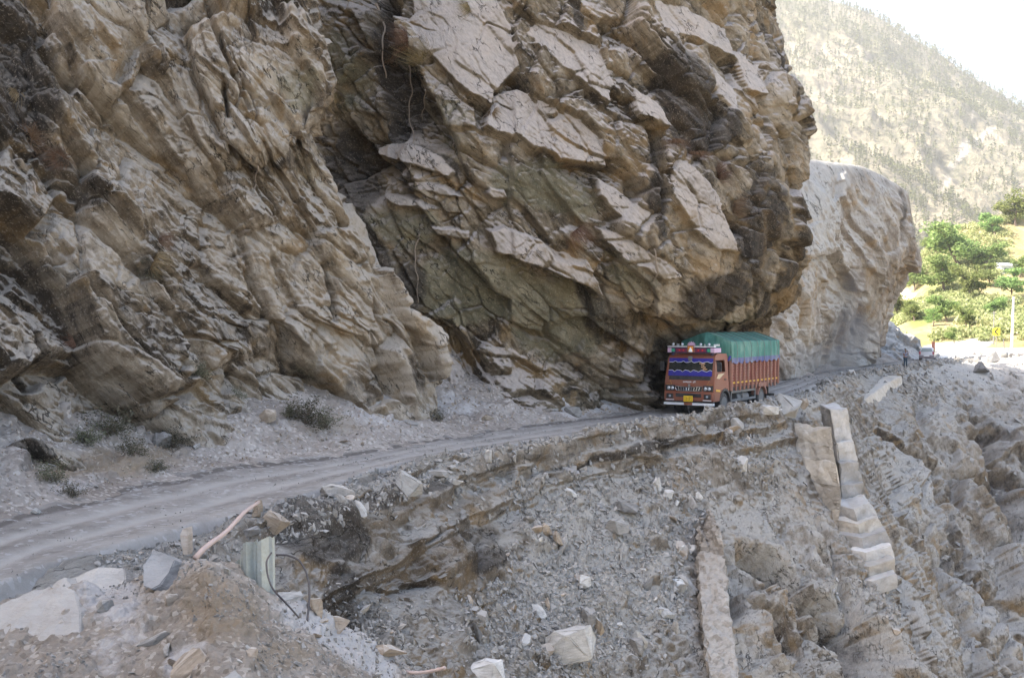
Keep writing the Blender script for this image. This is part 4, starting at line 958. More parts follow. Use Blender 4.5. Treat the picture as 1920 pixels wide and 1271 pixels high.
rock_at('mound', 632, 1166, 62, 30, M_TAN, 'tan block on the gravel right of the cable loop', 63, sink=.35)
rock_at('mound', 727, 1216, 78, 26, M_TAN, 'flat tan slab jutting from the right end of the mound', 64, ry=.25, sink=.3)
rock_at('mound', 358, 1228, 76, 70, M_TAN, 'pale pointed slab sticking out of the front of the mound', 65, ry=-.7, sink=.55, flat=.6)
rock_at('mound', 430, 1262, 60, 36, M_GREY, 'pale stone half buried in the front of the mound', 66, sink=.6)
rock_at('mound', 318, 1118, 22, 34, M_TAN, 'small tan stone set in the left side of the mound', 67, sink=.5)
rock_at('mound', 288, 1192, 70, 22, M_GREY, 'flat grey slab lying across the left side of the mound', 68, ry=-.3, sink=.45, flat=.7)
rock_at('mound', 200, 1128, 34, 26, M_GREY, 'small rock in the gap between the two grey slabs', 69, sink=.4)
rock_at('mound', 470, 1215, 30, 22, M_TAN, 'small tan lump low on the mound face', 70, sink=.5)
rock_at('talus', 1075, 768, 34, 22, M_GREY, 'grey boulder at the foot of the scree under the overhang', 71)
rock_at('talus', 505, 776, 30, 26, M_TAN, 'tan boulder half buried at the foot of the brown cliff', 72)
rock_at('talus', 66, 955, 20, 14, M_PALE, 'small pale stone at the inner road edge at far left', 73)
rock_at('talus', 305, 822, 40, 34, M_GREY, 'rounded dusty boulder under the leftmost shrubs', 74)

# ---- loose stones (things) and gravel (stuff)
PROTO = [rock_bm(200 + k, n=12 + k % 4, flat=.35 + .1 * (k % 4), elong=1.2 + .2 * (k % 3), bev=.02, cuts=1, amp=.03) for k in range(7)]
PM = []
for k, bm in enumerate(PROTO):
    me = bpy.data.meshes.new('loose_stone'); bm.normal_update(); bm.to_mesh(me); bm.free(); PM.append(me)
PMV = {}
def stone_mesh(k, mat):
    if (k, mat.name) not in PMV:
        me = PM[k].copy(); me.materials.append(mat); PMV[(k, mat.name)] = me
    return PMV[(k, mat.name)]
def cand(key, test, n, seed):
    G, X, Y, N = SURF[key]; r = np.random.RandomState(seed)
    nn = np.where(np.einsum('ijk,ijk->ij', N, np.array((0, 0, CAMZ)) - G)[..., None] < 0, -N, N)
    ok = test(G, X, Y, nn) & (X > -60) & (X < 1980) & (Y > -10) & (Y < 1300)
    if key != 'mound': ok &= (G[..., 1] > 12)
    I, J = np.nonzero(ok); w = G[I, J, 1] ** 0; k = r.choice(len(I), min(n, len(I)), replace=False)
    return [(Vector(G[I[q], J[q]]), Vector(nn[I[q], J[q]])) for q in k]
def band(G, X, Y, N):    # rubble along the outer road edge
    return (G[..., 2] > -.35) & (N[..., 2] > .5) & (X > 180) & (X < 1800)
def fan(G, X, Y, N):
    b_ = blob(X, Y, [(1120, 1060, 150, 230, -30, 1), (1010, 1180, 160, 110, 0, 1), (1240, 960, 90, 110, 0, .9), (1420, 860, 90, 50, 30, .8), (1720, 730, 60, 30, 20, 1), (700, 1180, 80, 60, 30, .6), (1600, 1130, 150, 90, 30, .4)], 1)
    return (N[..., 2] > .15) & (b_ > .35 + .3 * vnoise(G * .9, 55)) & (G[..., 2] < 0)
def shelf(G, X, Y, N): return (N[..., 2] > .35) & (G[..., 2] > .12) & (G[..., 2] < 1.6) & (X < 1240)
def mfront(G, X, Y, N): return (G[..., 1] > 5.5) & (N[..., 2] > .2) & ((X > 500) | (vnoise(G * 2, 3) > .25))
def place(cs, lab, group, lo, hi, seed, mats):
    r = random.Random(seed)
    for p, n in cs:
        px = lo + (hi - lo) * r.random() ** 2.6; s = px * p.y / F
        m = r.choice(mats); o = bpy.data.objects.new('loose_stone', stone_mesh(r.randrange(7), m)); COL.objects.link(o)
        o.location = p + n * s * .12; o.scale = (s, s * r.uniform(.7, 1.1), s * r.uniform(.7, 1.2))
        q = Vector((0, 0, 1)).rotation_difference(n).to_euler(); o.rotation_euler = (q.x + r.uniform(-.5, .5), q.y + r.uniform(-.5, .5), r.uniform(0, 6.28))
        tag(o, lab, 'stone', group)
place(cand('slope', band, 95, 1), 'loose angular stone in the rubble line along the outer road edge', 'stones along the outer road edge', 9, 30, 1, [M_GREY, M_GREY, M_PALE, M_TAN, M_DARK])
place(cand('slope', fan, 125, 2), 'loose stone scattered on the grey rubble slope below the road', 'stones on the rubble slope', 9, 36, 2, [M_GREY, M_GREY, M_PALE, M_TAN, M_DARK])
place(cand('talus', shelf, 38, 3), 'loose stone on the dusty scree at the foot of the cliffs', 'stones on the inner scree', 8, 22, 3, [M_GREY, M_TAN, M_GREY])
place(cand('mound', mfront, 42, 4), 'small stone lying on the earth mound and its gravel tail', 'stones on the mound', 9, 30, 4, [M_GREY, M_TAN, M_PALE])
M_RUB = stone_mat('rubble_stone', (.26, .24, .215), (.48, .455, .42), (.52, .49, .455))
def scatter(key, tests, lo, hi, seed):
    """many small angular chips joined as one heap of gravel"""
    r = np.random.RandomState(seed); V = []; Fc = []; off = 0
    base = np.array([(-1, -.6, -.4), (1, -.7, -.3), (.8, .7, -.4), (-.9, .8, -.3), (-.6, -.5, .5), (.6, -.4, .4), (.5, .5, .55), (-.5, .4, .35)])
    fc = np.array([(0, 3, 2, 1), (4, 5, 6, 7), (0, 1, 5, 4), (1, 2, 6, 5), (2, 3, 7, 6), (3, 0, 4, 7)])
    for test, n in tests:
        for p, nn in cand(key, test, n, seed + n):
            s = (lo + (hi - lo) * r.rand() ** 3) * p.y / F * .5
            q = Euler(r.uniform(-3.1, 3.1, 3)).to_matrix(); A = np.array(q)
            v = (base * (1 + .35 * r.uniform(-1, 1, (8, 3)))) * (s * np.array((1, r.uniform(.6, 1), r.uniform(.35, .8))))
            V.append(v @ A.T + np.array(p + nn * s * .25)); Fc.append(fc + off); off += 8
    me = bpy.data.meshes.new('rubble'); me.from_pydata(np.concatenate(V).tolist(), [], np.concatenate(Fc).tolist()); return me
def allm(G, X, Y, N): return (G[..., 1] > 5) & ((X > 520) | (vnoise(G * 1.5, 4) > 0))
def under(G, X, Y, N): return (N[..., 2] > .1) & (G[..., 2] < -.2) & (blob(X, Y, [(620, 1010, 110, 80, 0, 1), (850, 1040, 130, 60, -12, 1)], 1) < .3)
for key, tests, lo, hi, sd, mt, lab in (('slope', ((band, 6000), (fan, 7500), (under, 5000)), 2.5, 15, 1, M_RUB, 'fine grey rubble strewn over the slope below the road'),
        ('talus', ((shelf, 2600),), 2.2, 8, 2, M_TAN, 'fine dusty rubble on the inner scree'), ('mound', ((allm, 3600),), 3, 12, 3, M_GREY, 'gravel on the near mound')):
    o = link_mesh('rubble', scatter(key, tests, lo, hi, sd), mt); o['kind'] = 'stuff'; o['label'] = lab
def roadside(G, X, Y, N): return (vnoise(G * .8, 12) > .05)
o = link_mesh('gravel', scatter('road', ((roadside, 1400),), 1.6, 5, 9), M_GREY); o['kind'] = 'stuff'; o['label'] = 'small gravel lying loose on the dirt road'

# ---- guardrail stub, cable, pole, roots
M_GALV = plain('galvanised_steel', (.47, .52, .52), .45, .55, .5, .6, (.42, .38, .28), 5)
gr = thing('guardrail', 'bent stub of galvanised guardrail sticking up out of the mound', 'guardrail', Vector(P(484, 1120, 8.75)))
prof = [(-.155, .0), (-.145, .012), (-.12, .02), (-.085, .075), (-.05, .082), (-.018, .03), (0, .022), (.018, .03), (.05, .082), (.085, .075), (.12, .02), (.145, .012), (.155, 0)]
bm = bmesh.new(); rows = []
for side in (0, 1):
    R2 = []
    for k in range(9):
        z = -.25 + k * .09; top = .0
        row = []
        for i, (x, y) in enumerate(prof):
            zz = z
            if k == 8: zz = z + .04 * (x / .155) + (-.12 if x < -.09 else 0) + .012 * math.sin(i * 2.1)
            row.append(bm.verts.new((x + .02 * (k / 8) ** 2, -y + side * .006 - .03 * (k / 8) ** 2, zz)))
        R2.append(row)
    rows.append(R2)
for R2 in rows:
    for a_, b_ in zip(R2, R2[1:]):
        for i in range(len(prof) - 1): bm.faces.new((a_[i], a_[i+1], b_[i+1], b_[i]))
A_, B_ = rows
for i in range(len(prof) - 1):
    bm.faces.new((A_[8][i], A_[8][i+1], B_[8][i+1], B_[8][i]))
for j in range(8):
    for i in (0, -1): bm.faces.new((A_[j][i], A_[j+1][i], B_[j+1][i], B_[j][i]))
bmesh.ops.recalc_face_normals(bm, faces=bm.faces)
g = obj('beam', bm, M_GALV, gr); g.rotation_euler = (.02, 0, -.35)
bm = bmesh.new(); prism(bm, [(-.2, -.06), (-.155, -.05), (-.155, .3), (-.2, .26)], 'y', -.05, .02); obj('end_plate', bm, M_GALV, gr).rotation_euler = (0, 0, -.35)
bm = bmesh.new(); lathe(bm, [(-.02, .011), (0, .011), (0, .006), (.02, .006)], 'y', 8, (.09, -.09, .24)); obj('bolt', bm, M_GALV, gr).rotation_euler = (0, 0, -.35)
M_CAB = plain('black_cable', (.05, .042, .045), .6, 0, .3, .4)
def curve_pts(ctrl, n=10):
    c = np.array(ctrl, float); return [tuple(p) for p in catmull(c, np.linspace(0, len(c) - 1, (len(c) - 1) * n + 1))]
bm = bmesh.new(); tube(bm, curve_pts([P(509, 1036, 8.5), P(500, 1052, 8.4), P(502, 1078, 8.35), P(512, 1104, 8.3), P(538, 1132, 8.3), P(561, 1158, 8.35)]), .0075, 6)
tag(obj('cable', bm, M_CAB, smooth=True), 'dark cable end hanging from the bolt of the guardrail stub', 'cable')
bm = bmesh.new(); tube(bm, curve_pts([P(518, 1040, 8.75), P(540, 1041, 8.8), P(560, 1050, 8.8), P(572, 1068, 8.75), P(579, 1092, 8.7), P(580, 1120, 8.65), P(576, 1164, 8.5)]), .0085, 6)
tag(obj('cable', bm, M_CAB, smooth=True), 'dark cable arching out of the ground right of the guardrail stub', 'cable')
M_WOOD = plain('pale_peeled_wood', (.50, .37, .32), .75, 0, .2, .35, (.55, .50, .47), 6)
bm = bmesh.new(); a0, a1 = Vector(P(366, 1046, 18.9)), Vector(P(486, 938, 20.9))
tube(bm, [a0.lerp(a1, k / 8) + Vector((0, 0, .03 * math.sin(k * 1.3))) for k in range(9)], [.05 - .02 * k / 8 for k in range(9)], 8)
tag(obj('pole', bm, M_WOOD, smooth=True), 'pinkish peeled wooden pole propped on stones at the verge', 'pole')
M_ROOT = plain('dry_root', (.33, .26, .20), .9, 0, .1, .3)
bm = bmesh.new(); tube(bm, curve_pts([P(742, 1250, 9.4), P(770, 1260, 9.2), P(800, 1259, 9.1), P(835, 1251, 9.0)]), [.012 + .006 * (k % 3) / 3 for k in range(31)], 7)
tag(obj('dry_branch', bm, M_WOOD, smooth=True), 'short pale branch sticking out at the right end of the mound', 'branch')
def hanging(ctrl, key, r0, label, name='root'):
    pts = []
    for px, py in ctrl:
        p, n = on(key, px, py); pts.append(tuple(p + n * .12))
    bm = bmesh.new(); pp = curve_pts(pts, 8); n = len(pp)
    pp = [(x + .03 * math.sin(i * .9), y, z + .02 * math.cos(i * 1.7)) for i, (x, y, z) in enumerate(pp)]
    tube(bm, pp, [r0 * (1 - .6 * i / n) for i in range(n)], 5)
    return tag(obj(name, bm, M_ROOT, smooth=True), label, 'root')
hanging([(770, 125), (772, 170), (768, 215), (774, 262), (772, 320)], 'mid', .035, 'long thin root hanging down the dark recess of the overhang')
hanging([(713, 10), (722, 50), (716, 95), (721, 145)], 'mid', .06, 'pale forked root high in the dark recess at the top')
hanging([(784, 440), (780, 480), (784, 525), (783, 570)], 'mid', .03, 'thin root hanging low beside the brown cliff edge')
hanging([(1228, 470), (1232, 510), (1222, 545)], 'mid', .035, 'short root hanging above the road left of the truck')
hanging([(800, 170), (797, 200), (790, 225)], 'mid', .03, 'short curled root beside the big upper slab')
hanging([(485, 310), (482, 345), (478, 370)], 'left', .03, 'short bare root on the brown cliff under the ochre nose')
hanging([(66, 345), (68, 372)], 'left', .03, 'pale twig on the brown cliff at far left')
# ================================================================== PLANTS
def leaf_mat(name, cols, trans=.25, sc=3):
    m, nt = new_mat(name); b = NB(nt)
    tc = b.n('ShaderNodeTexCoord').outputs['Object']; oi = b.n('ShaderNodeObjectInfo')
    ad = b.n('ShaderNodeVectorMath', operation='ADD'); b.l(tc, ad.inputs[0]); b.l(oi.outputs['Random'], ad.inputs[1])
    at = b.n('ShaderNodeAttribute', attribute_name='tone')
    f = b.math('ADD', b.math('MULTIPLY', b.noise(ad.outputs[0], sc, 4, .6), .6), b.math('MULTIPLY', at.outputs['Fac'], .4))
    c = b.ramp(f, [(.25, cols[0]), (.5, cols[1]), (.75, cols[2])])
    hv = b.n('ShaderNodeHueSaturation'); b.l(c, hv.inputs['Color']); b.l(b.math('ADD', b.math('MULTIPLY', oi.outputs['Random'], .06), .47), hv.inputs['Hue'])
    b.l(b.math('ADD', b.math('MULTIPLY', oi.outputs['Random'], .5), .75), hv.inputs['Value'])
    d = b.n('ShaderNodeBsdfDiffuse'); t_ = b.n('ShaderNodeBsdfTranslucent'); b.l(hv.outputs[0], d.inputs[0]); b.l(hv.outputs[0], t_.inputs[0])
    mx = b.n('ShaderNodeMixShader'); mx.inputs[0].default_value = trans; b.l(d.outputs[0], mx.inputs[1]); b.l(t_.outputs[0], mx.inputs[2])
    o = b.n('ShaderNodeOutputMaterial'); b.l(mx.outputs[0], o.inputs[0]); return m
M_LEAF = leaf_mat('fresh_leaves', ((.10, .145, .05), (.19, .255, .085), (.30, .36, .14)), .4, .5)
M_BUSH = leaf_mat('yellowing_scrub', ((.17, .20, .08), (.29, .31, .14), (.40, .38, .21)), .3, .08)
M_PINE = leaf_mat('pine_needles', ((.06, .07, .035), (.11, .13, .055), (.17, .18, .085)), .15, .1)
M_SHRUB = leaf_mat('dusty_shrub_leaves', ((.075, .075, .045), (.14, .135, .09), (.22, .20, .145)), .2, 4)
M_DRY = leaf_mat('dry_grass', ((.13, .085, .045), (.25, .17, .10), (.36, .27, .175)), .2, 4)
M_BARK = plain('bark', (.13, .10, .08), .95, 0, .1, .3, (.3, .26, .22), 4, .5)

def leaf_cloud(pts, size, r, quads=True, up=0.0):
    """leaf-sized bent faces; returns verts, faces, tone per vertex"""
    n = len(pts); V = np.zeros((n, 4, 3)); T = np.zeros((n, 4))
    a = r.normal(size=(n, 3)); a[:, 2] *= (1 - up); a /= np.linalg.norm(a, axis=1, keepdims=True)
    b_ = np.cross(a, r.normal(size=(n, 3))); b_ /= np.linalg.norm(b_, axis=1, keepdims=True)
    s = size * r.uniform(.6, 1.4, (n, 1))
    V[:, 0] = pts - a * s; V[:, 1] = pts + b_ * s * .45; V[:, 2] = pts + a * s; V[:, 3] = pts - b_ * s * .45 + np.cross(a, b_) * s * .25
    T[:] = r.rand(n, 1)
    return V.reshape(-1, 3), np.arange(n * 4).reshape(n, 4), T.reshape(-1)
def cloud_mesh(name, V, Fc, T, mat):
    me = bpy.data.meshes.new(name); me.vertices.add(len(V)); me.vertices.foreach_set('co', V.reshape(-1).astype(np.float32))
    k = Fc.shape[1]; me.loops.add(Fc.size); me.loops.foreach_set('vertex_index', Fc.reshape(-1).astype(np.int32))
    me.polygons.add(len(Fc)); me.polygons.foreach_set('loop_start', (np.arange(len(Fc)) * k).astype(np.int32)); me.polygons.foreach_set('loop_total', np.full(len(Fc), k, np.int32))
    me.update(calc_edges=True)
    at = me.attributes.new('tone', 'FLOAT', 'POINT'); at.data.foreach_set('value', T.astype(np.float32)); me.materials.append(mat); return me
def tree_parts(seed, h=10.0, spread=.42, nleaf=2600, leaf=.22, conifer=False):
    r = np.random.RandomState(seed); bm = bmesh.new(); tips = []
    def limb(p, d, L, rad, lvl):
        pts = [p]; q = p.copy(); dd = d.copy()
        for k in range(5):
            dd = (dd + Vector(r.normal(size=3) * .16) + Vector((0, 0, .05))).normalized(); q = q + dd * L / 5; pts.append(q.copy())
        tube(bm, pts, [rad * (1 - .14 * k) for k in range(6)], 6 if lvl == 0 else 4, cap=False)
        if lvl < 2:
            for k in range(6 if lvl == 0 else 4):
                b0 = pts[2 + k % 4] if lvl == 0 else pts[1 + k % 5]; an = r.rand() * 6.28; el = r.uniform(.15, .9)
                limb(b0, Vector((math.cos(an) * math.cos(el), math.sin(an) * math.cos(el), math.sin(el))), L * r.uniform(.4, .62), rad * .5, lvl + 1)
        if lvl >= 1: tips.extend([pts[3], pts[5]])
    limb(Vector((0, 0, -.4)), Vector((r.normal() * .08, r.normal() * .08, 1)), h * .6, h * .026, 0)
    tips = np.array([tuple(t) for t in tips]); P_ = []
    per = max(4, nleaf // len(tips))
    for t in tips:
        c = r.normal(size=(per, 3)); c /= np.linalg.norm(c, axis=1, keepdims=True); rr = h * r.uniform(.07, .14)
        c = c * (r.rand(per, 1) ** .45) * rr * np.array((1.15, 1.15, .75)); P_.append(t + c + r.normal(size=3) * h * .02)
    P_ = np.concatenate(P_); P_[:, 2] = np.maximum(P_[:, 2], h * .12)
    return bm, cloud_mesh('crown', *leaf_cloud(P_, leaf, r), M_LEAF)
TREES = []
for k in range(4):
    bm, me = tree_parts(900 + k, 10, nleaf=3400, leaf=.26)
    tm = bpy.data.meshes.new('trunk'); bm.normal_update(); bm.to_mesh(tm); bm.free(); tm.materials.append(M_BARK); TREES.append((tm, me))
TL = ['broad bright green tree, tallest on the hillside beyond the bend', 'green tree standing against the right edge high on the hillside', 'round green tree just under the tallest hillside tree', 'small green tree by the white house on the hillside',
      'yellow green tree at the left skyline of the hillside above the road', 'low bushy tree on the slope directly above the parked car', 'lone small tree on the grassy slope above the brown sign', 'dark green tree behind the round tree', 'small tree on the skyline left of the tallest tree',
      'green tree below the white house', 'bushy tree at the foot of the slope beside the pale bluff', 'sprawling tree in the middle of the sunlit slope', 'small round tree near the tall pole', 'low tree on the right edge of the slope above the tall pole', 'pale green bush like tree low on the slope left of the chevron sign', 'thin tree on the ridge behind the tallest tree', 'green tree at the right edge level with the white house', 'small tree on bare ground right of the lone tree']
TP = [(1800, 500, 100, 0), (1905, 420, 70, 1), (1768, 545, 78, 2), (1856, 535, 46, 3), (1712, 545, 60, 1), (1712, 600, 44, 2), (1748, 610, 34, 3), (1838, 505, 66, 0), (1752, 478, 48, 3), (1822, 560, 64, 1), (1682, 590, 50, 0), (1775, 600, 56, 2), (1862, 590, 44, 0), (1895, 560, 58, 3), (1808, 612, 40, 1), (1868, 440, 50, 2), (1908, 520, 56, 0), (1790, 640, 30, 3)]
for i, ((px, py, hp, k), lab) in enumerate(zip(TP, TL)):
    p, n = on('hill', px, py); t = thing('tree', lab, 'tree', p, i * 1.3, 'green trees on the sunlit hillside')
    s = hp * p.y / F / 8.5; t.scale = (s * 1.25, s * 1.25, s)
    link_mesh('trunk', TREES[k][0], None, t); link_mesh('crown', TREES[k][1], None, t)
# bushes on the valley side: one mass
def bush_cover():
    G, X, Y, N = SURF['hill']; r = np.random.RandomState(5)
    ok = (X > 1640) & (X < 1960) & (Y < 640) & (fbm(G * .05, 66, 4) > -.12)
    I, J = np.nonzero(ok); w = G[I, J, 1] ** 1.0; k = r.choice(len(I), 2200); V = []; Fc = []; T = []; off = 0
    for q in k:
        p = G[I[q], J[q]]; s = r.uniform(.5, 1.9); n = int(46 * s)
        c = r.normal(size=(n, 3)); c /= np.linalg.norm(c, axis=1, keepdims=True); c = c * (r.rand(n, 1) ** .4) * s * np.array((1, 1, .7)) + p + np.array((0, 0, s * .4))
        v, f, t = leaf_cloud(c, .3, r); V.append(v); Fc.append(f + off); T.append(t); off += len(v)
    return cloud_mesh('undergrowth', np.concatenate(V), np.concatenate(Fc), np.concatenate(T), M_BUSH)
tag(link_mesh('undergrowth', bush_cover(), None), 'scrubby green undergrowth covering the sunlit hillside', kind='stuff')
def pine_cover():
    G, X, Y, N = SURF['mt']; r = np.random.RandomState(6)
    ridge = np.interp(X, [1300, 1455, 1600, 1700, 1800, 1870, 1925, 2200], [-80, -6, 24, 78, 146, 190, 224, 420])
    dens = .35 + .5 * fbm(G * .004, 67, 4) + .5 * fbm(G * .02, 68, 3) + .5 * (Y < ridge + 55) - .35 * blob(X, Y, [(1765, 260, 14, 80, -12, 1), (1790, 340, 70, 20, -35, 1), (1850, 240, 60, 26, 0, 1)], 1)
    ok = (X > 1440) & (X < 1960) & (Y > -30) & (Y < 620); pr = np.where(ok, np.clip(dens, .02, 1), 0)
    fl = (pr / pr.sum()).ravel(); k = r.choice(fl.size, 5200, p=fl); V = []; Fc = []; T = []; off = 0
    Gf = G.reshape(-1, 3)
    for q in k:
        p = Gf[q]; h = r.uniform(6, 15); n = 26
        z = r.rand(n) ** .8; rad = h * .24 * (1.15 - z) * r.uniform(.4, 1, n); an = r.rand(n) * 6.28
        c = np.stack((np.cos(an) * rad, np.sin(an) * rad, h * (.22 + .78 * z)), -1) + p
        v, f, t = leaf_cloud(c, h * .10, r, up=.5); V.append(v); Fc.append(f + off); T.append(t); off += len(v)
        tr = np.array([(-.2, 0, 0), (.2, 0, 0), (.12, 0, h * .8), (-.12, 0, h * .8)]) + p; V.append(tr); Fc.append(np.array([[0, 1, 2, 3]]) + off); T.append(np.zeros(4)); off += 4
    return cloud_mesh('pine_woods', np.concatenate(V), np.concatenate(Fc), np.concatenate(T), M_PINE)
tag(link_mesh('pine_woods', pine_cover(), None), 'thin pine woods over the far mountain', kind='stuff')

# grass tufts, shrubs on and under the cliffs
def blades(seed, n, L, droop, spread, w, up=1.0):
    r = np.random.RandomState(seed); V = []; Fc = []; T = []; off = 0
    for i in range(n):
        an = r.rand() * 6.28; d = np.array((math.cos(an) * spread, math.sin(an) * spread, up)); d /= np.linalg.norm(d); q = np.array((r.normal() * .12 * L, r.normal() * .12 * L, 0.))
        l = L * r.uniform(.5, 1.1); s = np.cross(d, (0, 0, 1.)); s /= max(np.linalg.norm(s), 1e-6); seg = 5; tone = r.rand()
        for k in range(seg + 1):
            ww = w * (1 - k / seg) + .001
            V += [q - s * ww, q + s * ww]; T += [tone, tone]
            if k < seg: Fc.append((off + 2*k, off + 2*k + 1, off + 2*k + 3, off + 2*k + 2))
            q = q + d * l / seg; d = d + np.array((r.normal() * .08, r.normal() * .08, -droop)); d /= np.linalg.norm(d)
        off += 2 * (seg + 1)
    return cloud_mesh('blades', np.array(V), np.array(Fc), np.array(T), M_DRY)
TUFT = [blades(30 + k, 230, .9, .5, .9, .006, .5) for k in range(2)] + [blades(40 + k, 230, .9, .8, .5, .006, .0) for k in range(2)]
def shrub_mesh(seed, mat=None):
    r = np.random.RandomState(seed); pts = []; bm = bmesh.new()
    for k in range(16):
        an = r.rand() * 6.28; el = r.uniform(.3, 1.4); d = np.array((math.cos(an) * math.cos(el), math.sin(an) * math.cos(el), math.sin(el))); L = r.uniform(.45, 1)
        q = [np.zeros(3)]
        for j in range(5): q.append(q[-1] + d * L / 5); d = d + r.normal(size=3) * .18; d /= np.linalg.norm(d)
        tube(bm, [tuple(x) for x in q], [.012 - .002 * j for j in range(6)], 4)
        for x in q[2:]: pts.append(x + r.normal(size=(16, 3)) * .09)
    me = cloud_mesh('leaves', *leaf_cloud(np.concatenate(pts), .036, r), M_SHRUB)
    sm = bpy.data.meshes.new('stems'); bm.to_mesh(sm); bm.free(); sm.materials.append(M_BARK); return sm, me
SHR = [shrub_mesh(50 + k) for k in range(3)]
def tuft(key, px, py, hp, k, lab, group=None):
    p, n = on(key, px, py); o = bpy.data.objects.new('grass_tuft', TUFT[k]); COL.objects.link(o)
    o.location = p - n * .05; s = hp * p.y / F * 1.1; o.scale = (s, s, s)
    q = Vector((0, 0, 1)).rotation_difference((n * .8 + Vector((0, 0, .3))).normalized()).to_euler() if k >= 2 else Euler((0, 0, 0)); o.rotation_euler = (q.x, q.y, rnd.uniform(0, 6))
    return tag(o, lab, 'grass', group)
def shrub(key, px, py, hp, k, lab, group=None):
    p, n = on(key, px, py); t = thing('shrub', lab, 'shrub', p - n * .05, rnd.uniform(0, 6), group); s = hp * p.y / F; t.scale = (s * 1.2, s * 1.2, s)
    link_mesh('stems', SHR[k][0], None, t); link_mesh('leaves', SHR[k][1], None, t); return t
for px, py, hp, k, lab in ((1082, 430, 62, 2, 'golden grass beard hanging beside the longest pale slab'), (790, 110, 60, 2, 'reddish dry grass hanging left of the big top slab'), (765, 70, 50, 3, 'brown grass hanging in the dark recess at the top'), (735, 110, 46, 2, 'matted dry grass on the inner wall of the dark recess'),
        (1270, 265, 50, 0, 'dry grass clump on the ledge under the black stained rock'), (1310, 290, 50, 1, 'straggling dry grass right of the ledge clump under the black rock'), (1350, 330, 44, 3, 'dry grass trailing down right of the upper right slab'), (1380, 390, 44, 2, 'dry grass trailing lower on the right end of the overhang'),
        (30, 170, 50, 3, 'dark dry grass clump highest at the far left'), (60, 260, 54, 3, 'brown grass draped over the ledge at far left'), (110, 300, 48, 2, 'brown grass draped right of the far left ledge clump'), (285, 490, 60, 2, 'reddish dry grass hanging mid height on the brown cliff'), (305, 455, 44, 3, 'small dry grass clump above the reddish hanging grass'), (880, 15, 40, 2, 'short dry grass at the upper end of the big top slab'),
        (925, 205, 30, 2, 'ochre grass on the joint between the two big top slabs'), (140, 640, 50, 2, 'dry grass low on the brown cliff at left')):
    tuft('left' if px < 640 and px != 735 else 'mid', px, py, hp, k, lab)
for px, py, hp, k, lab in ((575, 792, 60, 0, 'largest dusty shrub at the foot of the brown cliff'), (612, 800, 48, 1, 'dusty shrub right of the largest one at the cliff foot'), (545, 778, 40, 2, 'small dark shrub left of the largest one at the cliff foot'), (210, 812, 64, 1, 'tall thin dusty shrub at the foot of the cliff on the left'), (165, 830, 50, 2, 'grey green shrub left of the tall thin one'), (248, 850, 44, 0, 'low green shrub on the scree right of the tall thin one'), (325, 835, 50, 1, 'green shrub under the brown cliff right of the dusty boulder'), (298, 880, 34, 2, 'small green plant near the inner road edge'), (105, 900, 50, 0, 'sprawling grey shrub on the scree at far left'), (135, 925, 36, 1, 'low plant below the sprawling grey shrub at far left'), (70, 860, 50, 2, 'grey shrub in the shade at the far left cliff foot'), (820, 785, 30, 1, 'small shrub at the tip of the brown cliff'), (448, 748, 26, 0, 'small green plant growing on the lowest brown ledge')):
    shrub('talus' if py > 775 else 'left', px, py, hp, k, lab)
for px, py, hp, k, lab in ((375, 702, 34, 0, 'small green plant on the lower brown cliff'), (283, 520, 28, 1, 'green sprig beside the reddish hanging grass'), (270, 500, 24, 2, 'tiny green sprig above the green sprig on the brown cliff')):
    shrub('left', px, py, hp, k, lab)
# ================================================================== TRUCK, CAR, PERSON, ROADSIDE
M_BRN = plain('terracotta_paint', (.235, .068, .034), .45, 0, .5, .4, (.30, .20, .15), 1.6)
M_SIDE = plain('dusty_orange_paint', (.29, .115, .075), .6, 0, .35, .7, (.33, .24, .20), 1.2)
M_RED = plain('dull_red_boards', (.19, .05, .038), .7, 0, .3, .5, (.28, .17, .14), 2)
M_BLUE = plain('deep_blue_paint', (.02, .018, .28), .45, 0, .5, .12)
M_BLK = plain('black_plastic', (.018, .018, .022), .5, 0, .4, .25)
M_TYRE = plain('dusty_tyre', (.035, .034, .033), .85, 0, .2, .75, (.25, .235, .22), 5)
M_STEEL = plain('dusty_steel', (.20, .20, .20), .6, .5, .4, .5)
M_WHT = plain('white_paint', (.80, .80, .80), .5, 0, .4, .12)
M_YEL = plain('yellow_plate', (.86, .56, .03), .5, 0, .4, .08)
M_YEL2 = plain('ochre_stripe', (.72, .42, .06), .6, 0, .3, .35)
M_GRN = plain('green_enamel', (.04, .38, .22), .4, 0, .5, .1)
M_PINK = plain('pink_enamel', (.62, .42, .58), .5, 0, .4, .15)
M_CHR = plain('chrome', (.62, .62, .62), .25, .9, .5, .3)
M_GLS = plain('dark_glass', (.012, .016, .016), .08, 0, .6, .12)
M_LAMP = plain('lamp_glass', (.55, .58, .62), .12, .3, .8, .15)
M_INT = plain('dark_interior', (.03, .012, .01), .8, 0, .2, .2)
def tarp_mat(name, c0, c1, lo):
    m, nt = new_mat(name); b = NB(nt); tc = b.n('ShaderNodeTexCoord').outputs['Object']
    mp = b.n('ShaderNodeMapping'); mp.inputs['Scale'].default_value = (3, 3, .5); b.l(tc, mp.inputs[0])
    n1 = b.noise(mp.outputs[0], 1.5, 6, .6, .4); n2 = b.noise(tc, 1.1, 5, .6)
    c = b.ramp(b.math('ADD', b.math('MULTIPLY', n1, .6), b.math('MULTIPLY', n2, .4)), [(.35, c0), (.65, c1)])
    c = b.mix(b.math('MULTIPLY', b.step(n2, .5, .75), .4), c, (.33, .38, .31))
    b.out(c, .65, b.bump(n1, .5, .06), 0, .3); return m
M_TARP = tarp_mat('green_tarpaulin', (.045, .155, .13), (.12, .29, .235), 0)
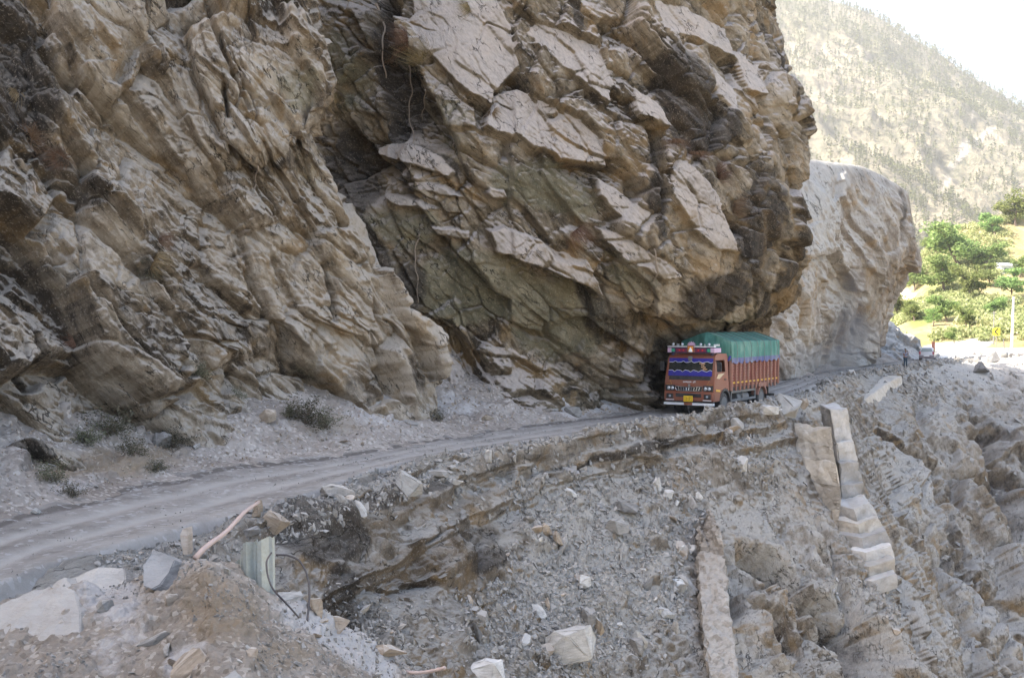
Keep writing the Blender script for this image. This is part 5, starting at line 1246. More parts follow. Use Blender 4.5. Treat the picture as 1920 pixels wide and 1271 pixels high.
M_HEM = tarp_mat('blue_hem', (.07, .085, .24), (.20, .20, .30), 0)

TR = thing('truck', 'terracotta cargo truck with a green tarpaulin driving towards the camera under the overhang', 'truck', (8.0, 49.45, .0), R_(147))
W = 1.2
def flatp(bm, pts):
    vs = [bm.verts.new(p) for p in pts]; return bm.faces.new(vs)
# cab shell: side profile (y forward, z up) extruded across, with tumblehome
cab = thing('cab', None, None); cab.parent = TR; del_ = [cab.pop(k) for k in ('label', 'category') if k in cab]
bm = bmesh.new()
prof = [(0, .62), (.06, .64), (.06, 1.02), (.03, 1.40), (-.02, 1.66), (-.22, 2.58), (-.34, 2.70), (-.6, 2.76), (-1.55, 2.74), (-1.68, 2.62), (-1.70, 1.02), (-1.70, .95)]
def wid(z): return W * (1.0 if z < 1.75 else 1.0 - .07 * (z - 1.75))
L_ = [bm.verts.new((-wid(z), y, z)) for y, z in prof]; Rr = [bm.verts.new((wid(z), y, z)) for y, z in prof]
n = len(prof)
for i in range(n - 1): bm.faces.new((L_[i], Rr[i], Rr[i+1], L_[i+1]))
# side walls with a window opening and a wheel arch
def side(V, sx):
    win = [(-.42, 1.92), (-.30, 2.46), (-1.28, 2.46), (-1.28, 1.92)]
    wv = [bm.verts.new((sx * wid(z), y, z)) for y, z in win]
    arch = [(-1.70 + .02, .95)]
    av = [bm.verts.new((sx * wid(.9), y, z)) for y, z in ((-.62, .62), (-.70, .95), (-.95, 1.12), (-1.25, 1.18), (-1.55, 1.12))]
    # fan of quads around the opening
    fs = [(V[0], V[1], av[0]), (V[1], V[2], av[1], av[0]), (V[2], V[3], av[1]), (V[3], V[4], wv[0], av[1]), (V[4], V[5], wv[1], wv[0]), (V[5], V[6], V[7], wv[1]), (V[7], V[8], wv[2], wv[1]), (V[8], V[9], V[10], wv[3], wv[2]), (wv[3], V[10], av[4], av[3]), (wv[3], av[3], av[2], wv[0]), (wv[0], av[2], av[1]), (V[10], V[11], av[4])]
    for f in fs:
        try: bm.faces.new(f)
        except ValueError: pass
side(L_, -1); side(Rr, 1)
bmesh.ops.recalc_face_normals(bm, faces=bm.faces)
obj('cab_shell', bm, M_BRN, cab)
bm = bmesh.new(); box(bm, -1.05, 1.05, -1.6, -.5, 1.05, 1.75, .04); obj('cab_interior', bm, M_INT, cab)
bm = bmesh.new(); box(bm, -.9, .9, -1.55, -1.35, 1.75, 2.35, .05); obj('seat_back', bm, M_RED, cab)
# windscreen sits proud of the raked front: plane between (0.-,1.70) and (-.20,2.56)
def fr(z, o=0.0):       # y of the front face at height z
    return float(np.interp(z, [.62, .64, 1.02, 1.40, 1.66, 2.58, 2.70], [.0, .06, .06, .03, -.02, -.22, -.34])) + o
def fpanel(bm, x0, x1, z0, z1, o, th=.02, xs0=None):
    a = [(x0, fr(z0, o), z0), (x1, fr(z0, o), z0), (x1, fr(z1, o), z1), (x0, fr(z1, o), z1)]
    bk = [(x, y - th, z) for x, y, z in a]
    A = [bm.verts.new(p) for p in a]; Bk = [bm.verts.new(p) for p in bk]
    bm.faces.new(A); bm.faces.new(Bk[::-1])
    for i in range(4): bm.faces.new((A[i], Bk[i], Bk[(i+1) % 4], A[(i+1) % 4]))
bm = bmesh.new(); fpanel(bm, -1.06, 1.06, 1.74, 2.54, .012); bmesh.ops.recalc_face_normals(bm, faces=bm.faces); ws = obj('windscreen', bm, M_GLS, TR)
def wave(bm, z0, amp, up, o):
    n = 40; pts = []
    for i in range(n + 1):
        x = -1.06 + 2.12 * i / n; ph = (x * 2.6) % 1.0
        pts.append((x, z0 + amp * (abs(math.sin(ph * math.pi)) * .9 + .12 * math.sin(x * 31))))
    return pts
def band_mesh(bm, pts, zf, o, th=.012):
    A = [bm.verts.new((x, fr(z, o), z)) for x, z in pts]; Bv = [bm.verts.new((x, fr(zf, o), zf)) for x, z in pts]
    for i in range(len(pts) - 1): bm.faces.new((A[i], A[i+1], Bv[i+1], Bv[i]))
def line_mesh(bm, pts, w, o):
    A = [bm.verts.new((x, fr(z, o), z)) for x, z in pts]; Bv = [bm.verts.new((x, fr(z + w, o), z + w)) for x, z in pts]
    for i in range(len(pts) - 1): bm.faces.new((A[i], A[i+1], Bv[i+1], Bv[i]))
def flip(pts, c): return [(x, c - (z - c)) for x, z in pts]
top = flip(wave(None, 2.40, .07, 1, 0), 2.40); bot = wave(None, 1.92, .09, 1, 0)
bm = bmesh.new(); band_mesh(bm, top, 2.54, .018); obj('sun_strip', bm, M_BLUE, ws)
bm = bmesh.new(); band_mesh(bm, bot, 1.75, .018); obj('lower_strip', bm, M_BLUE, ws)
bm = bmesh.new(); line_mesh(bm, top, .018, .022); line_mesh(bm, bot, .018, .022); obj('wavy_line', bm, M_WHT, ws)
bm = bmesh.new(); r_ = random.Random(3)
for k, (xo, n) in enumerate(((-.42, 5), (-.50, 3), (-.52, 4), (-.60, 4))):   # rows of painted words, illegible at this size
    for i in range(n):
        x = xo - i * .055; z = 2.33 - k * .085; fpanel(bm, x - .045, x, z - .045 * r_.uniform(.7, 1), z, .024, .004)
bmesh.ops.recalc_face_normals(bm, faces=bm.faces); obj('painted_words', bm, plain('peach_paint', (.78, .46, .26), .5, dirt=.05), ws)
bm = bmesh.new(); tube(bm, [(.30, fr(2.0, .03), 1.70), (.85, fr(1.86, .03), 1.84)], .012, 5); tube(bm, [(-.35, fr(2.0, .03), 1.70), (.15, fr(1.86, .03), 1.80)], .012, 5); obj('wiper', bm, M_BLK, ws)
bm = bmesh.new(); fpanel(bm, -1.0, 1.0, 1.57, 1.735, .016); bmesh.ops.recalc_face_normals(bm, faces=bm.faces); obj('cowl_panel', bm, M_BLK, cab)
bm = bmesh.new(); box(bm, -.05, .13, -.24, -.12, 2.42, 2.64, .02); obj('scarf', bm, M_STEEL, cab)
# white script on the bonnet panel: strokes of illegible lettering
bm = bmesh.new(); x = .30
for k in range(9):
    w = .055; zz = 1.44 + .012 * (k % 3) - .01 * k / 9
    pts = [(x - .00, fr(zz, .012), zz), (x - w * .4, fr(zz + .045, .012), zz + .045 + .02 * (k in (3, 8))), (x - w * .7, fr(zz, .012), zz - .015 * (k in (2, 5))), (x - w, fr(zz + .03, .012), zz + .03)]
    if k != 6: tube(bm, pts, .010, 4)
    x -= .068
tube(bm, [(.31, fr(1.495, .012), 1.495), (-.10, fr(1.50, .012), 1.50)], .008, 4); tube(bm, [(-.17, fr(1.5, .012), 1.49), (-.30, fr(1.53, .012), 1.54)], .008, 4)
obj('bonnet_lettering', bm, M_WHT, cab)
bm = bmesh.new()
for s in (-1, 1):
    line = [(s * .98, 1.62), (s * .86, 1.36), (s * 1.12, 1.36)]
    tube(bm, [(x, fr(z, .006), z) for x, z in line], .008, 4)
obj('pinstripe', bm, M_YEL2, cab)
bm = bmesh.new(); fpanel(bm, -.05, .05, 1.25, 1.38, .03); bmesh.ops.recalc_face_normals(bm, faces=bm.faces); obj('badge', bm, M_CHR, cab)
# grille
bm = bmesh.new(); fpanel(bm, -.62, .62, 1.08, 1.27, .02); bmesh.ops.recalc_face_normals(bm, faces=bm.faces); g = obj('grille', bm, M_BLK, TR)
bm = bmesh.new()
for k in range(9):
    xx = -.52 + k * .13; tube(bm, [(xx, fr(1.26, .035), 1.25), (xx * .92, fr(1.1, .045), 1.10)], .016, 5)
tube(bm, [(-.66, fr(1.2, .03), 1.22), (-.58, fr(1.08, .04), 1.08), (.58, fr(1.08, .04), 1.08), (.66, fr(1.2, .03), 1.22)], .018, 6)
tube(bm, [(-.66, fr(1.28, .03), 1.29), (0, fr(1.24, .05), 1.235), (.66, fr(1.28, .03), 1.29)], .014, 6)
obj('grille_bars', bm, M_CHR, g)
for s in (-1, 1):
    bm = bmesh.new(); x0, x1 = sorted((s * .68, s * 1.16)); box(bm, x0, x1, .0, .09, 1.07, 1.33, .03); hl = obj('headlight', bm, M_BLK, TR)
    bm = bmesh.new()
    for cx in (.80, .98): lathe(bm, [(.05, .08), (.10, .075), (.115, .04), (.118, .01)], 'y', 14, (s * cx, 0, 1.19))
    obj('lens', bm, M_LAMP, hl)
# bumper
bm = bmesh.new(); box(bm, -1.2, 1.2, -.1, .13, .62, 1.03, .05); bp = obj('bumper', bm, M_BRN, TR)
bm = bmesh.new(); box(bm, -.62, .62, .10, .145, .80, .97, .02); obj('air_intake', bm, M_BLK, bp)
for s in (-1, 1):
    bm = bmesh.new(); x0, x1 = sorted((s * .74, s * 1.08)); box(bm, x0, x1, .10, .145, .72, .95, .02); fl = obj('fog_lamp', bm, M_BLK, bp)
    bm = bmesh.new(); x0, x1 = sorted((s * .70, s * 1.1)); box(bm, x0, x1, .12, .15, .655, .69, .005); obj('white_strip', bm, M_WHT, bp)
    bm = bmesh.new(); lathe(bm, [(.13, .06), (.155, .055), (.16, .02)], 'y', 12, (s * .9, 0, .84)); obj('fog_lens', bm, M_LAMP, bp)
bm = bmesh.new(); box(bm, -1.17, 1.17, -.1, .10, .56, .64, .0); obj('lower_valance', bm, M_BLK, bp)
bm = bmesh.new(); box(bm, -1.2, 1.2, -.02, .16, .44, .545, .01); gb = obj('guard_bar', bm, M_WHT, TR)
bm = bmesh.new(); box(bm, -.2, .2, .15, .175, .45, .56, .0); obj('bar_patch', bm, M_BRN, gb)
bm = bmesh.new(); box(bm, -.22, .22, .15, .17, .60, .86, .01); pl = obj('number_plate', bm, M_YEL, TR)
bm = bmesh.new(); r_ = random.Random(8)
for row, zc in ((0, .775), (1, .675)):
    for i in range(5):
        xx = .15 - i * .075
        box(bm, xx - .022, xx - .012, .170, .173, zc - .035, zc + .035); 
        if r_.random() < .7: box(bm, xx - .022, xx + .018, .170, .1735, zc + .02, zc + .035)
        if r_.random() < .6: box(bm, xx - .022, xx + .018, .170, .1738, zc - .035, zc - .022)
        if r_.random() < .6: box(bm, xx + .008, xx + .018, .170, .1732, zc - .035, zc + .035)
obj('plate_characters', bm, M_INT, pl)
bm = bmesh.new(); tube(bm, [(0, .12, .46), (0, .13, .30), (-.02, .12, .18), (-.06, .13, .10)], [.035, .045, .035, .02], 6); obj('hanging_tassel', bm, M_BLK, TR)
# decorated visor rack above the cab
vr = thing('visor_rack', None, None); vr.parent = TR; [vr.pop(k) for k in ('label', 'category') if k in vr]
bm = bmesh.new(); box(bm, -1.12, 1.12, -.30, -.14, 2.78, 3.04, .02); box(bm, -1.0, -.9, -.42, -.25, 2.66, 2.80); box(bm, .9, 1.0, -.42, -.25, 2.66, 2.80)
obj('visor_board', bm, plain('dark_painted_board', (.05, .035, .09), .5, dirt=.2), vr)
bm = bmesh.new()
for s in (-1, 1): x0, x1 = sorted((s * .80, s * 1.06)); box(bm, x0, x1, -.145, -.125, 2.83, 2.97, .005)
obj('green_panel', bm, M_GRN, vr)
bm = bmesh.new()
for s in (-1, 1): x0, x1 = sorted((s * .22, s * .72)); box(bm, x0, x1, -.145, -.130, 2.82, 2.98, .005)
obj('maroon_panel', bm, plain('maroon', (.20, .02, .06), .5, dirt=.1), vr)
bm = bmesh.new()
for s in (-1, 1):
    for xx in (.36, .56): lathe(bm, [(-.135, .035), (-.11, .03), (-.10, .01)], 'y', 8, (s * xx, 0, 2.90))
obj('red_lamp', bm, plain('red_lens', (.75, .06, .05), .2, dirt=.05), vr)
bm = bmesh.new(); box(bm, -.19, .19, -.15, -.10, 2.80, 3.12, .02); fp = obj('centre_frame', bm, M_BRN, vr)
bm = bmesh.new(); box(bm, -.12, .12, -.105, -.09, 2.84, 3.08, .01); obj('centre_picture', bm, plain('orange_ground', (.80, .32, .05), .5, dirt=.05), fp)
bm = bmesh.new(); lathe(bm, [(2.83, .10), (2.90, .09), (2.97, .05), (3.03, .02)], 'z', 10, (0, -.085, 0)); obj('white_rosette', bm, M_WHT, fp)
bm = bmesh.new(); box(bm, -1.14, 1.14, -.33, -.10, 3.045, 3.085, .008); obj('rail', bm, M_WHT, vr)
bm = bmesh.new(); box(bm, -1.14, -.95, -.9, -.12, 2.80, 3.0, .01); box(bm, .95, 1.14, -.9, -.12, 2.80, 3.0, .01); obj('side_panel', bm, M_PINK, vr)
bm = bmesh.new()
for xx in (-.85, -.45, .45, .9): lathe(bm, [(3.085, .02), (3.12, .02), (3.125, .055), (3.17, .07), (3.215, .05), (3.23, .01)], 'z', 10, (xx, -.2, 0))
obj('round_lamp', bm, M_LAMP, vr)
bm = bmesh.new()
for i in range(5): lathe(bm, [(3.085, .02), (3.14, .015), (3.15, .03), (3.18, .005)], 'z', 6, (-1.1, -.2 - i * .14, 0))
for xx in (.62, .7, -.65): lathe(bm, [(3.085, .015), (3.14, .012), (3.16, .03), (3.19, .005)], 'z', 6, (xx, -.2, 0))
obj('small_finial', bm, M_WHT, vr)
bm = bmesh.new()
for i in range(-3, 4):
    a = i * .38; c, s = math.cos(a), math.sin(a); pts = [(-.035, .10), (0, .23 - .01 * abs(i)), (.035, .10)]
    q = [(s * z + c * x, -.20 + .01 * i, 3.09 + c * z * .9 - s * x * .5) for x, z in ((0, .02), (-.05, .12), (0, .24), (.05, .12))]
    A = [bm.verts.new(p) for p in q]; Bv = [bm.verts.new((p[0], p[1] - .02, p[2])) for p in q]; bm.faces.new(A); bm.faces.new(Bv[::-1])
    for j in range(4): bm.faces.new((A[j], Bv[j], Bv[(j+1) % 4], A[(j+1) % 4]))
obj('crest', bm, M_PINK, vr)
# doors
for s in (-1, 1):
    bm = bmesh.new(); X = s * 1.203
    def sq(pts, X=X, th=.02 * s):
        A = [bm.verts.new((X, y, z)) for y, z in pts]; Bv = [bm.verts.new((X - th, y, z)) for y, z in pts]; bm.faces.new(A); bm.faces.new(Bv[::-1])
        for j in range(len(pts)): bm.faces.new((A[j], Bv[j], Bv[(j+1) % len(pts)], A[(j+1) % len(pts)]))
    sq([(-.14, 1.05), (-.62, 1.00), (-.72, 1.15), (-1.0, 1.26), (-1.32, 1.28), (-1.34, 1.88), (-.36, 1.88), (-.16, 1.70)]); bmesh.ops.recalc_face_normals(bm, faces=bm.faces)
    dr = obj('door', bm, M_BRN, TR)
    bm = bmesh.new(); X = s * 1.224
    sq([(-.18, 1.66), (-.40, 1.84), (-1.1, 1.86), (-.50, 1.62)], X, .004 * s); bmesh.ops.recalc_face_normals(bm, faces=bm.faces); obj('cream_flash', bm, plain('cream_paint', (.62, .50, .33), .5, dirt=.3), dr)
    bm = bmesh.new(); sq([(-.12, 1.08), (-.60, 1.03), (-.62, 1.12), (-.12, 1.17)], X, .004 * s); bmesh.ops.recalc_face_normals(bm, faces=bm.faces); obj('yellow_flash', bm, M_YEL2, dr)
    bm = bmesh.new(); x0, x1 = sorted((s * 1.22, s * 1.25)); box(bm, x0, x1, -1.26, -1.08, 1.55, 1.60, .01); obj('handle', bm, M_BLK, dr)
    bm = bmesh.new(); tube(bm, [(s * 1.15, -.22, 2.45), (s * 1.38, -.08, 2.42), (s * 1.40, -.06, 2.0)], .016, 6); x0, x1 = sorted((s * 1.28, s * 1.50)); box(bm, x0, x1, -.12, -.04, 1.95, 2.38, .03)
    obj('mirror', bm, M_BLK, TR)
# wheel arches, wheels
def fender(y, s, r0, name, mat):
    bm = bmesh.new(); n = 14; x0, x1 = s * .86, s * 1.22; ring = []
    for k in range(n + 1):
        a = R_(-8 + 196 * k / n) if name == 'front_fender' else R_(15 + 150 * k / n)
        c, si = math.cos(a), math.sin(a); ring.append([bm.verts.new((x, y + c * r, .50 + si * r)) for x, r in ((x0, r0), (x1, r0), (x1, r0 + .10), (x0, r0 + .10))])
    for A, Bv in zip(ring, ring[1:]):
        for j in range(4): bm.faces.new((A[j], A[(j+1) % 4], Bv[(j+1) % 4], Bv[j]))
    bm.faces.new(ring[0]); bm.faces.new(ring[-1]); bmesh.ops.recalc_face_normals(bm, faces=bm.faces); return obj(name, bm, mat, TR, False)
def wheel(y, xc, w, r=.49):
    bm = bmesh.new(); lathe(bm, [(-w/2, r*.62), (-w/2, r*.88), (-w*.42, r*.97), (-w*.25, r), (w*.25, r), (w*.42, r*.97), (w/2, r*.88), (w/2, r*.62)], 'x', 30, (xc, y, r))
    wh = obj('wheel', bm, M_TYRE, TR)
    bm = bmesh.new(); s = 1 if xc > 0 else -1
    lathe(bm, [(0, r*.20), (s*w*.30, r*.22), (s*w*.36, r*.17), (s*w*.37, 0.01)] , 'x', 18, (xc, y, r)); lathe(bm, [(-w*.3, r*.60), (s*w*.1, r*.45), (s*w*.14, r*.2)], 'x', 26, (xc, y, r)); lathe(bm, [(s*w*.40, r*.56), (s*w*.49, r*.60), (s*w*.515, r*.63)], 'x', 26, (xc, y, r))
    for k in range(8):
        a = k * math.pi / 4; lathe(bm, [(s*w*.05, .022), (s*w*.34, .018)], 'x', 6, (xc, y + math.cos(a)*r*.33, r + math.sin(a)*r*.33))
    obj('rim', bm, M_STEEL, wh); return wh
for s in (-1, 1):
    fender(-1.22, s, .56, 'front_fender', M_BLK); wheel(-1.22, s * 1.02, .27)
    wheel(-6.0, s * 1.0, .28); wheel(-6.0, s * .70, .26); fender(-6.0, s, .56, 'rear_mudguard', M_SIDE)
    bm = bmesh.new(); x0, x1 = sorted((s * .35, s * .5)); box(bm, x0, x1, -8.2, -1.0, .72, .95, .01); obj('chassis_rail', bm, M_BLK, TR)
    bm = bmesh.new()
    for z in (.95, .55): x0, x1 = sorted((s * 1.1, s * 1.15)); box(bm, x0, x1, -5.25, -2.1, z - .06, z + .06, .01)
    for y in (-2.15, -3.6, -5.2): x0, x1 = sorted((s * 1.09, s * 1.14)); box(bm, x0, x1, y - .04, y + .04, .5, 1.15)
    obj('side_guard', bm, M_STEEL, TR)
    bm = bmesh.new(); x0, x1 = sorted((s * .86, s * 1.18)); box(bm, x0, x1, -6.68, -6.65, .25, .95, .01); obj('mud_flap', bm, M_BLK, TR)
bm = bmesh.new(); lathe(bm, [(-4.6, .26), (-4.55, .29), (-3.2, .29), (-3.15, .26)], 'y', 18, (-.78, 0, .62)); obj('fuel_tank', bm, M_STEEL, TR)
bm = bmesh.new(); box(bm, .45, .98, -4.2, -3.0, .42, .92, .03); obj('battery_box', bm, M_BLK, TR)
bm = bmesh.new(); tube(bm, [(-1.0, -6.0, .49), (1.0, -6.0, .49)], .10, 10); tube(bm, [(-1.0, -1.22, .49), (1.0, -1.22, .49)], .07, 10); lathe(bm, [(-.2, .12), (0, .24), (.2, .12)], 'x', 14, (0, -6.0, .49)); obj('axle', bm, M_BLK, TR)
bm = bmesh.new(); box(bm, -1.0, 1.0, -8.3, -8.2, .45, .58, .01); box(bm, -.7, -.6, -8.28, -8.2, .5, 1.0); box(bm, .6, .7, -8.28, -8.2, .5, 1.0); obj('rear_guard', bm, M_BLK, TR)
# cargo body
cb = thing('cargo_body', None, None); cb.parent = TR; [cb.pop(k) for k in ('label', 'category') if k in cb]
Y0, Y1 = -1.95, -8.3
bm = bmesh.new(); box(bm, -1.17, 1.17, Y1, Y0, 1.05, 1.17, .01); obj('bed', bm, M_BLK, cb)
for s in (-1, 1):
    bm = bmesh.new(); x0, x1 = sorted((s * 1.14, s * 1.175))
    for k in range(9):
        z = 1.17 + k * .135; box(bm, x0, x1, Y1 + .03, Y0 - .03, z, z + .115, .008)
    box(bm, *sorted((s * 1.10, s * 1.14)), Y1 + .03, Y0 - .03, 1.17, 2.38); obj('side_boards', bm, M_RED, cb)
    bm = bmesh.new(); N_ = 12
    for k in range(N_ + 1):
        y = Y0 - .05 - k * (Y0 - Y1 - .1) / N_; x0, x1 = sorted((s * 1.165, s * 1.25)); box(bm, x0, x1, y - .055, y + .055, 1.0 if k < N_ else 1.1, 2.40, .012)
    obj('post', bm, M_SIDE, cb)
    bm = bmesh.new()
    for k in range(N_):
        y = Y0 - .05 - (k + .5) * (Y0 - Y1 - .1) / N_; x0, x1 = sorted((s * 1.17, s * 1.195)); box(bm, x0, x1, y - .20, y + .20, 1.33, 1.41, .004)
    obj('yellow_dash', bm, M_YEL2, cb)
    bm = bmesh.new()
    for k in range(N_):
        y = Y0 - .05 - (k + .5) * (Y0 - Y1 - .1) / N_; x0, x1 = sorted((s * 1.17, s * 1.21))
        for z in np.arange(1.24, 2.34, .135):
            if not 1.3 < z < 1.45: box(bm, x0, x1, y + .02, y + .20, z - .03, z + .03, .006)
    obj('board_cleat', bm, M_SIDE, cb)
    bm = bmesh.new(); x0, x1 = sorted((s * 1.18, s * 1.235)); box(bm, x0, x1, -6.55, -5.45, 1.05, 1.24, .01); obj('arch_board', bm, M_SIDE, cb)
bm = bmesh.new()
for k in range(9): z = 1.17 + k * .135; box(bm, -1.14, 1.14, Y0 - .05, Y0 + (.02 if k % 2 else .04), z, z + .115, .008)
obj('front_boards', bm, M_RED, cb)
bm = bmesh.new()
for xx in (-1.17, 1.17): box(bm, xx - .05, xx + .05, Y0 - .02, Y0 + .06, 1.02, 2.42, .01)
for xx in (-.6, 0, .6): box(bm, xx - .04, xx + .04, Y0, Y0 + .06, 1.1, 2.40, .01)
obj('front_post', bm, M_SIDE, cb)
bm = bmesh.new(); box(bm, -1.14, 1.14, Y1 - .02, Y1 + .03, 1.17, 2.40, .01); obj('tailboard', bm, M_RED, cb)
# tarpaulin: one draped sheet over a ridge
def tarp_grid(z_lo, z_hi_fn, name, mat, parent, inset=0.0, zs=None):
    pass
nu, nv = 96, 150
G = np.zeros((nv, nu, 3)); U = np.linspace(-1, 1, nu); Vv = np.linspace(0, 1, nv)
for i, v in enumerate(Vv):
    y = Y0 + .06 + (Y1 - Y0 - .12) * v
    for j, u in enumerate(U):
        a = abs(u); s = 1 if u > 0 else -1
        if a < .52:                                   # roof slopes
            t = a / .52; x = 1.22 * t; z = 3.70 - .42 * t ** 1.15
            z -= .06 * math.sin(math.pi * t) * (.6 + .4 * math.sin(v * 19)) 
        else:
            t = (a - .52) / .48; x = 1.22 + .03 * t; z = 3.28 - .96 * t
        G[i, j] = (s * x, y, z)
fold = np.stack((U[None, :] * 2.0 + 0 * Vv[:, None], Vv[:, None] * 26 + 0 * U[None, :], 0 * Vv[:, None] * U[None, :]), -1)
dd = .035 * fbm(fold, 900, 4) + .03 * np.sin(Vv * 62 + 2.5 * np.sin(Vv * 9))[:, None] * (np.abs(U)[None, :] > .55)
G[..., 0] += dd * np.sign(U)[None, :] * np.clip((np.abs(U) - .45) * 4, 0, 1)[None, :]; G[..., 2] += dd * .7 * (np.abs(U) < .52)[None, :]
hem = int(nu * .06)
def sheet(name, G, mat, parent, dz=0):
    me = bpy.data.meshes.new(name); a, b_ = G.shape[:2]; idx = np.arange(a * b_).reshape(a, b_)
    q = np.stack((idx[:-1, :-1], idx[:-1, 1:], idx[1:, 1:], idx[1:, :-1]), -1).reshape(-1, 4)
    me.from_pydata(G.reshape(-1, 3).tolist(), [], q.tolist())
    for p in me.polygons: p.use_smooth = True
    return link_mesh(name, me, mat, parent)
tp = sheet('tarpaulin', G[:, 3:-3], M_TARP, TR)
for sl_, nm in ((slice(0, 6), 0), (slice(nu - 6, nu), 1)):
    H = G[:, sl_].copy(); s = -1 if nm == 0 else 1; H[..., 0] += s * .02
    j = 0 if nm == 0 else -1; H[:, j, 2] += .05 * np.sin(np.linspace(0, 60, nv)) - .03; sheet('blue_hem', H, M_HEM, tp)
bm = bmesh.new()
for k in range(7):
    y = Y0 - .5 - k * .9; tube(bm, curve_pts([(-1.29, y, 2.35), (-1.27, y + .05, 3.26), (-.6, y + .1, 3.56), (0, y + .08, 3.72), (.6, y + .1, 3.56), (1.27, y + .05, 3.26), (1.29, y, 2.35)], 4), .012, 4)
obj('lashing_rope', bm, M_STEEL, tp)
# front gable of the sheet, drawn down over the front boards in folds
def gable(yb, out, name, mat, low):
    nu2, nv2 = 70, 40; Q = np.zeros((nv2, nu2, 3))
    for j, u in enumerate(np.linspace(-1, 1, nu2)):
        a = abs(u); zt = 3.70 - .42 * a ** 1.15
        for i, t in enumerate(np.linspace(0, 1, nv2)):
            fo = .05 * math.sin(u * 9 + 3 * t + 2 * math.sin(u * 4)) * t + .05 * math.sin((u + t) * 7)
            bulge = .16 * math.sin(math.pi * min(1, t * 1.1)) * (1 - a * .6)
            Q[i, j] = (u * 1.235, yb + out * (.015 + fo * (1 - a) + bulge), zt + (low + .06 * math.sin(u * 11) - zt) * t)
    return sheet(name, Q, mat, tp)
gable(Y0 + .07, 1, 'front_flap', M_TARP, 2.36); gable(Y1 - .0, -1, 'rear_flap', M_TARP, 2.32)
bm = bmesh.new()
for s in (-1, 1): tube(bm, curve_pts([(s * 1.22, Y0 + .12, 2.62), (s * 1.1, Y0 + .20, 2.42), (s * .6, Y0 + .2, 2.34), (0, Y0 + .16, 2.36)]), .05, 6)
obj('blue_roll', bm, M_BLUE, tp)

# ---------------------------------------------------------------- hatchback
M_SIL = plain('silver_paint', (.50, .50, .53), .3, .35, .6, .3); M_MAR = plain('shaded_bumper', (.20, .17, .19), .45, 0, .4, .4); M_TAIL = plain('red_tail_lens', (.38, .07, .09), .25, dirt=.15)  # bumper colour has the shade and maroon reflection painted in
CR = thing('parked_car', 'small silver hatchback seen from behind beside the stacked grey slabs', 'car', (47.2, 125.0, .05), R_(-24))
bm = bmesh.new()   # local: +Y forward, rear at y=0
secs = [(-.02, .46, .70, .30, .66), (.0, .86, .80, .30, .78), (.08, 1.00, .82, .26, .80), (.30, 1.36, .60, .24, .82), (.55, 1.47, .57, .22, .82), (1.4, 1.50, .58, .20, .83), (2.1, 1.40, .60, .20, .83), (2.75, .98, .72, .20, .82), (3.5, .86, .70, .22, .80), (3.72, .60, .62, .28, .70)]
rings = []
for y, zt, wt, zb, wb in secs:
    zb_ = zb; wl = min(.84, wb); zw = min(zt - .02, .92) if zt > .95 else zt - .08
    pts = [(-wb * .92, zb_), (-wl, zb_ + .18), (-wl, zw), (-wt - .02, zt - .05), (-wt + .1, zt), (0, zt + .02), (wt - .1, zt), (wt + .02, zt - .05), (wl, zw), (wl, zb_ + .18), (wb * .92, zb_)]
    rings.append([bm.verts.new((x, y, z)) for x, z in pts])
for A, Bv in zip(rings, rings[1:]):
    for j in range(len(A) - 1): bm.faces.new((A[j], A[j+1], Bv[j+1], Bv[j]))
    bm.faces.new((A[-1], A[0], Bv[0], Bv[-1]))
bm.faces.new(rings[0]); bm.faces.new(rings[-1][::-1]); bmesh.ops.recalc_face_normals(bm, faces=bm.faces)
obj('body', bm, M_SIL, CR, True)
bm = bmesh.new(); v = [(-.62, .07, 1.02), (.62, .07, 1.02), (.50, .30, 1.385), (-.50, .30, 1.385)]
vs = [bm.verts.new((x, y - .02, z)) for x, y, z in v]; bm.faces.new(vs); vs2 = [bm.verts.new((x, y + .04, z)) for x, y, z in v]; bm.faces.new(vs2[::-1])
for j in range(4): bm.faces.new((vs[j], vs2[j], vs2[(j+1) % 4], vs[(j+1) % 4]))
obj('rear_window', bm, plain('reflective_glass', (.16, .21, .21), .1, 0, .7, .3), CR)
for s in (-1, 1):
    bm = bmesh.new(); v = [(.45, .98), (.62, 1.36), (1.35, 1.42), (1.95, 1.36), (2.5, .99)]
    A = [bm.verts.new((s * (.845 - .55 * (z - .95)), y, z)) for y, z in v]; bm.faces.new(A); Bv = [bm.verts.new((s * (.80 - .55 * (z - .95)), y, z)) for y, z in v]; bm.faces.new(Bv[::-1])
    for j in range(5): bm.faces.new((A[j], Bv[j], Bv[(j+1) % 5], A[(j+1) % 5]))
    obj('side_window', bm, M_GLS, CR)
    bm = bmesh.new(); x0, x1 = sorted((s * .62, s * .80)); box(bm, x0, x1, -.05, .12, .70, 1.05, .03); obj('tail_light', bm, M_TAIL, CR)
    for y in (.62, 2.98):
        bm = bmesh.new(); lathe(bm, [(-.09, .2), (-.09, .27), (-.05, .29), (.05, .29), (.09, .27), (.09, .2)], 'x', 22, (s * .74, y, .29)); wl = obj('wheel', bm, M_TYRE, CR)
        bm = bmesh.new(); lathe(bm, [(s * .06, .19), (s * .092, .19), (s * .10, .05)], 'x', 14, (s * .74, y, .29)); obj('rim', bm, M_STEEL, wl)
    bm = bmesh.new(); x0, x1 = sorted((s * .84, s * 1.0)); box(bm, x0, x1, 2.1, 2.2, .95, 1.08, .02); obj('wing_mirror', bm, M_SIL, CR)
bm = bmesh.new(); box(bm, -.80, .80, -.10, .10, .28, .62, .05); bq = obj('rear_bumper', bm, M_MAR, CR)
bm = bmesh.new(); box(bm, -.30, .30, -.125, -.10, .50, .62, .005); obj('number_plate', bm, M_WHT, CR)

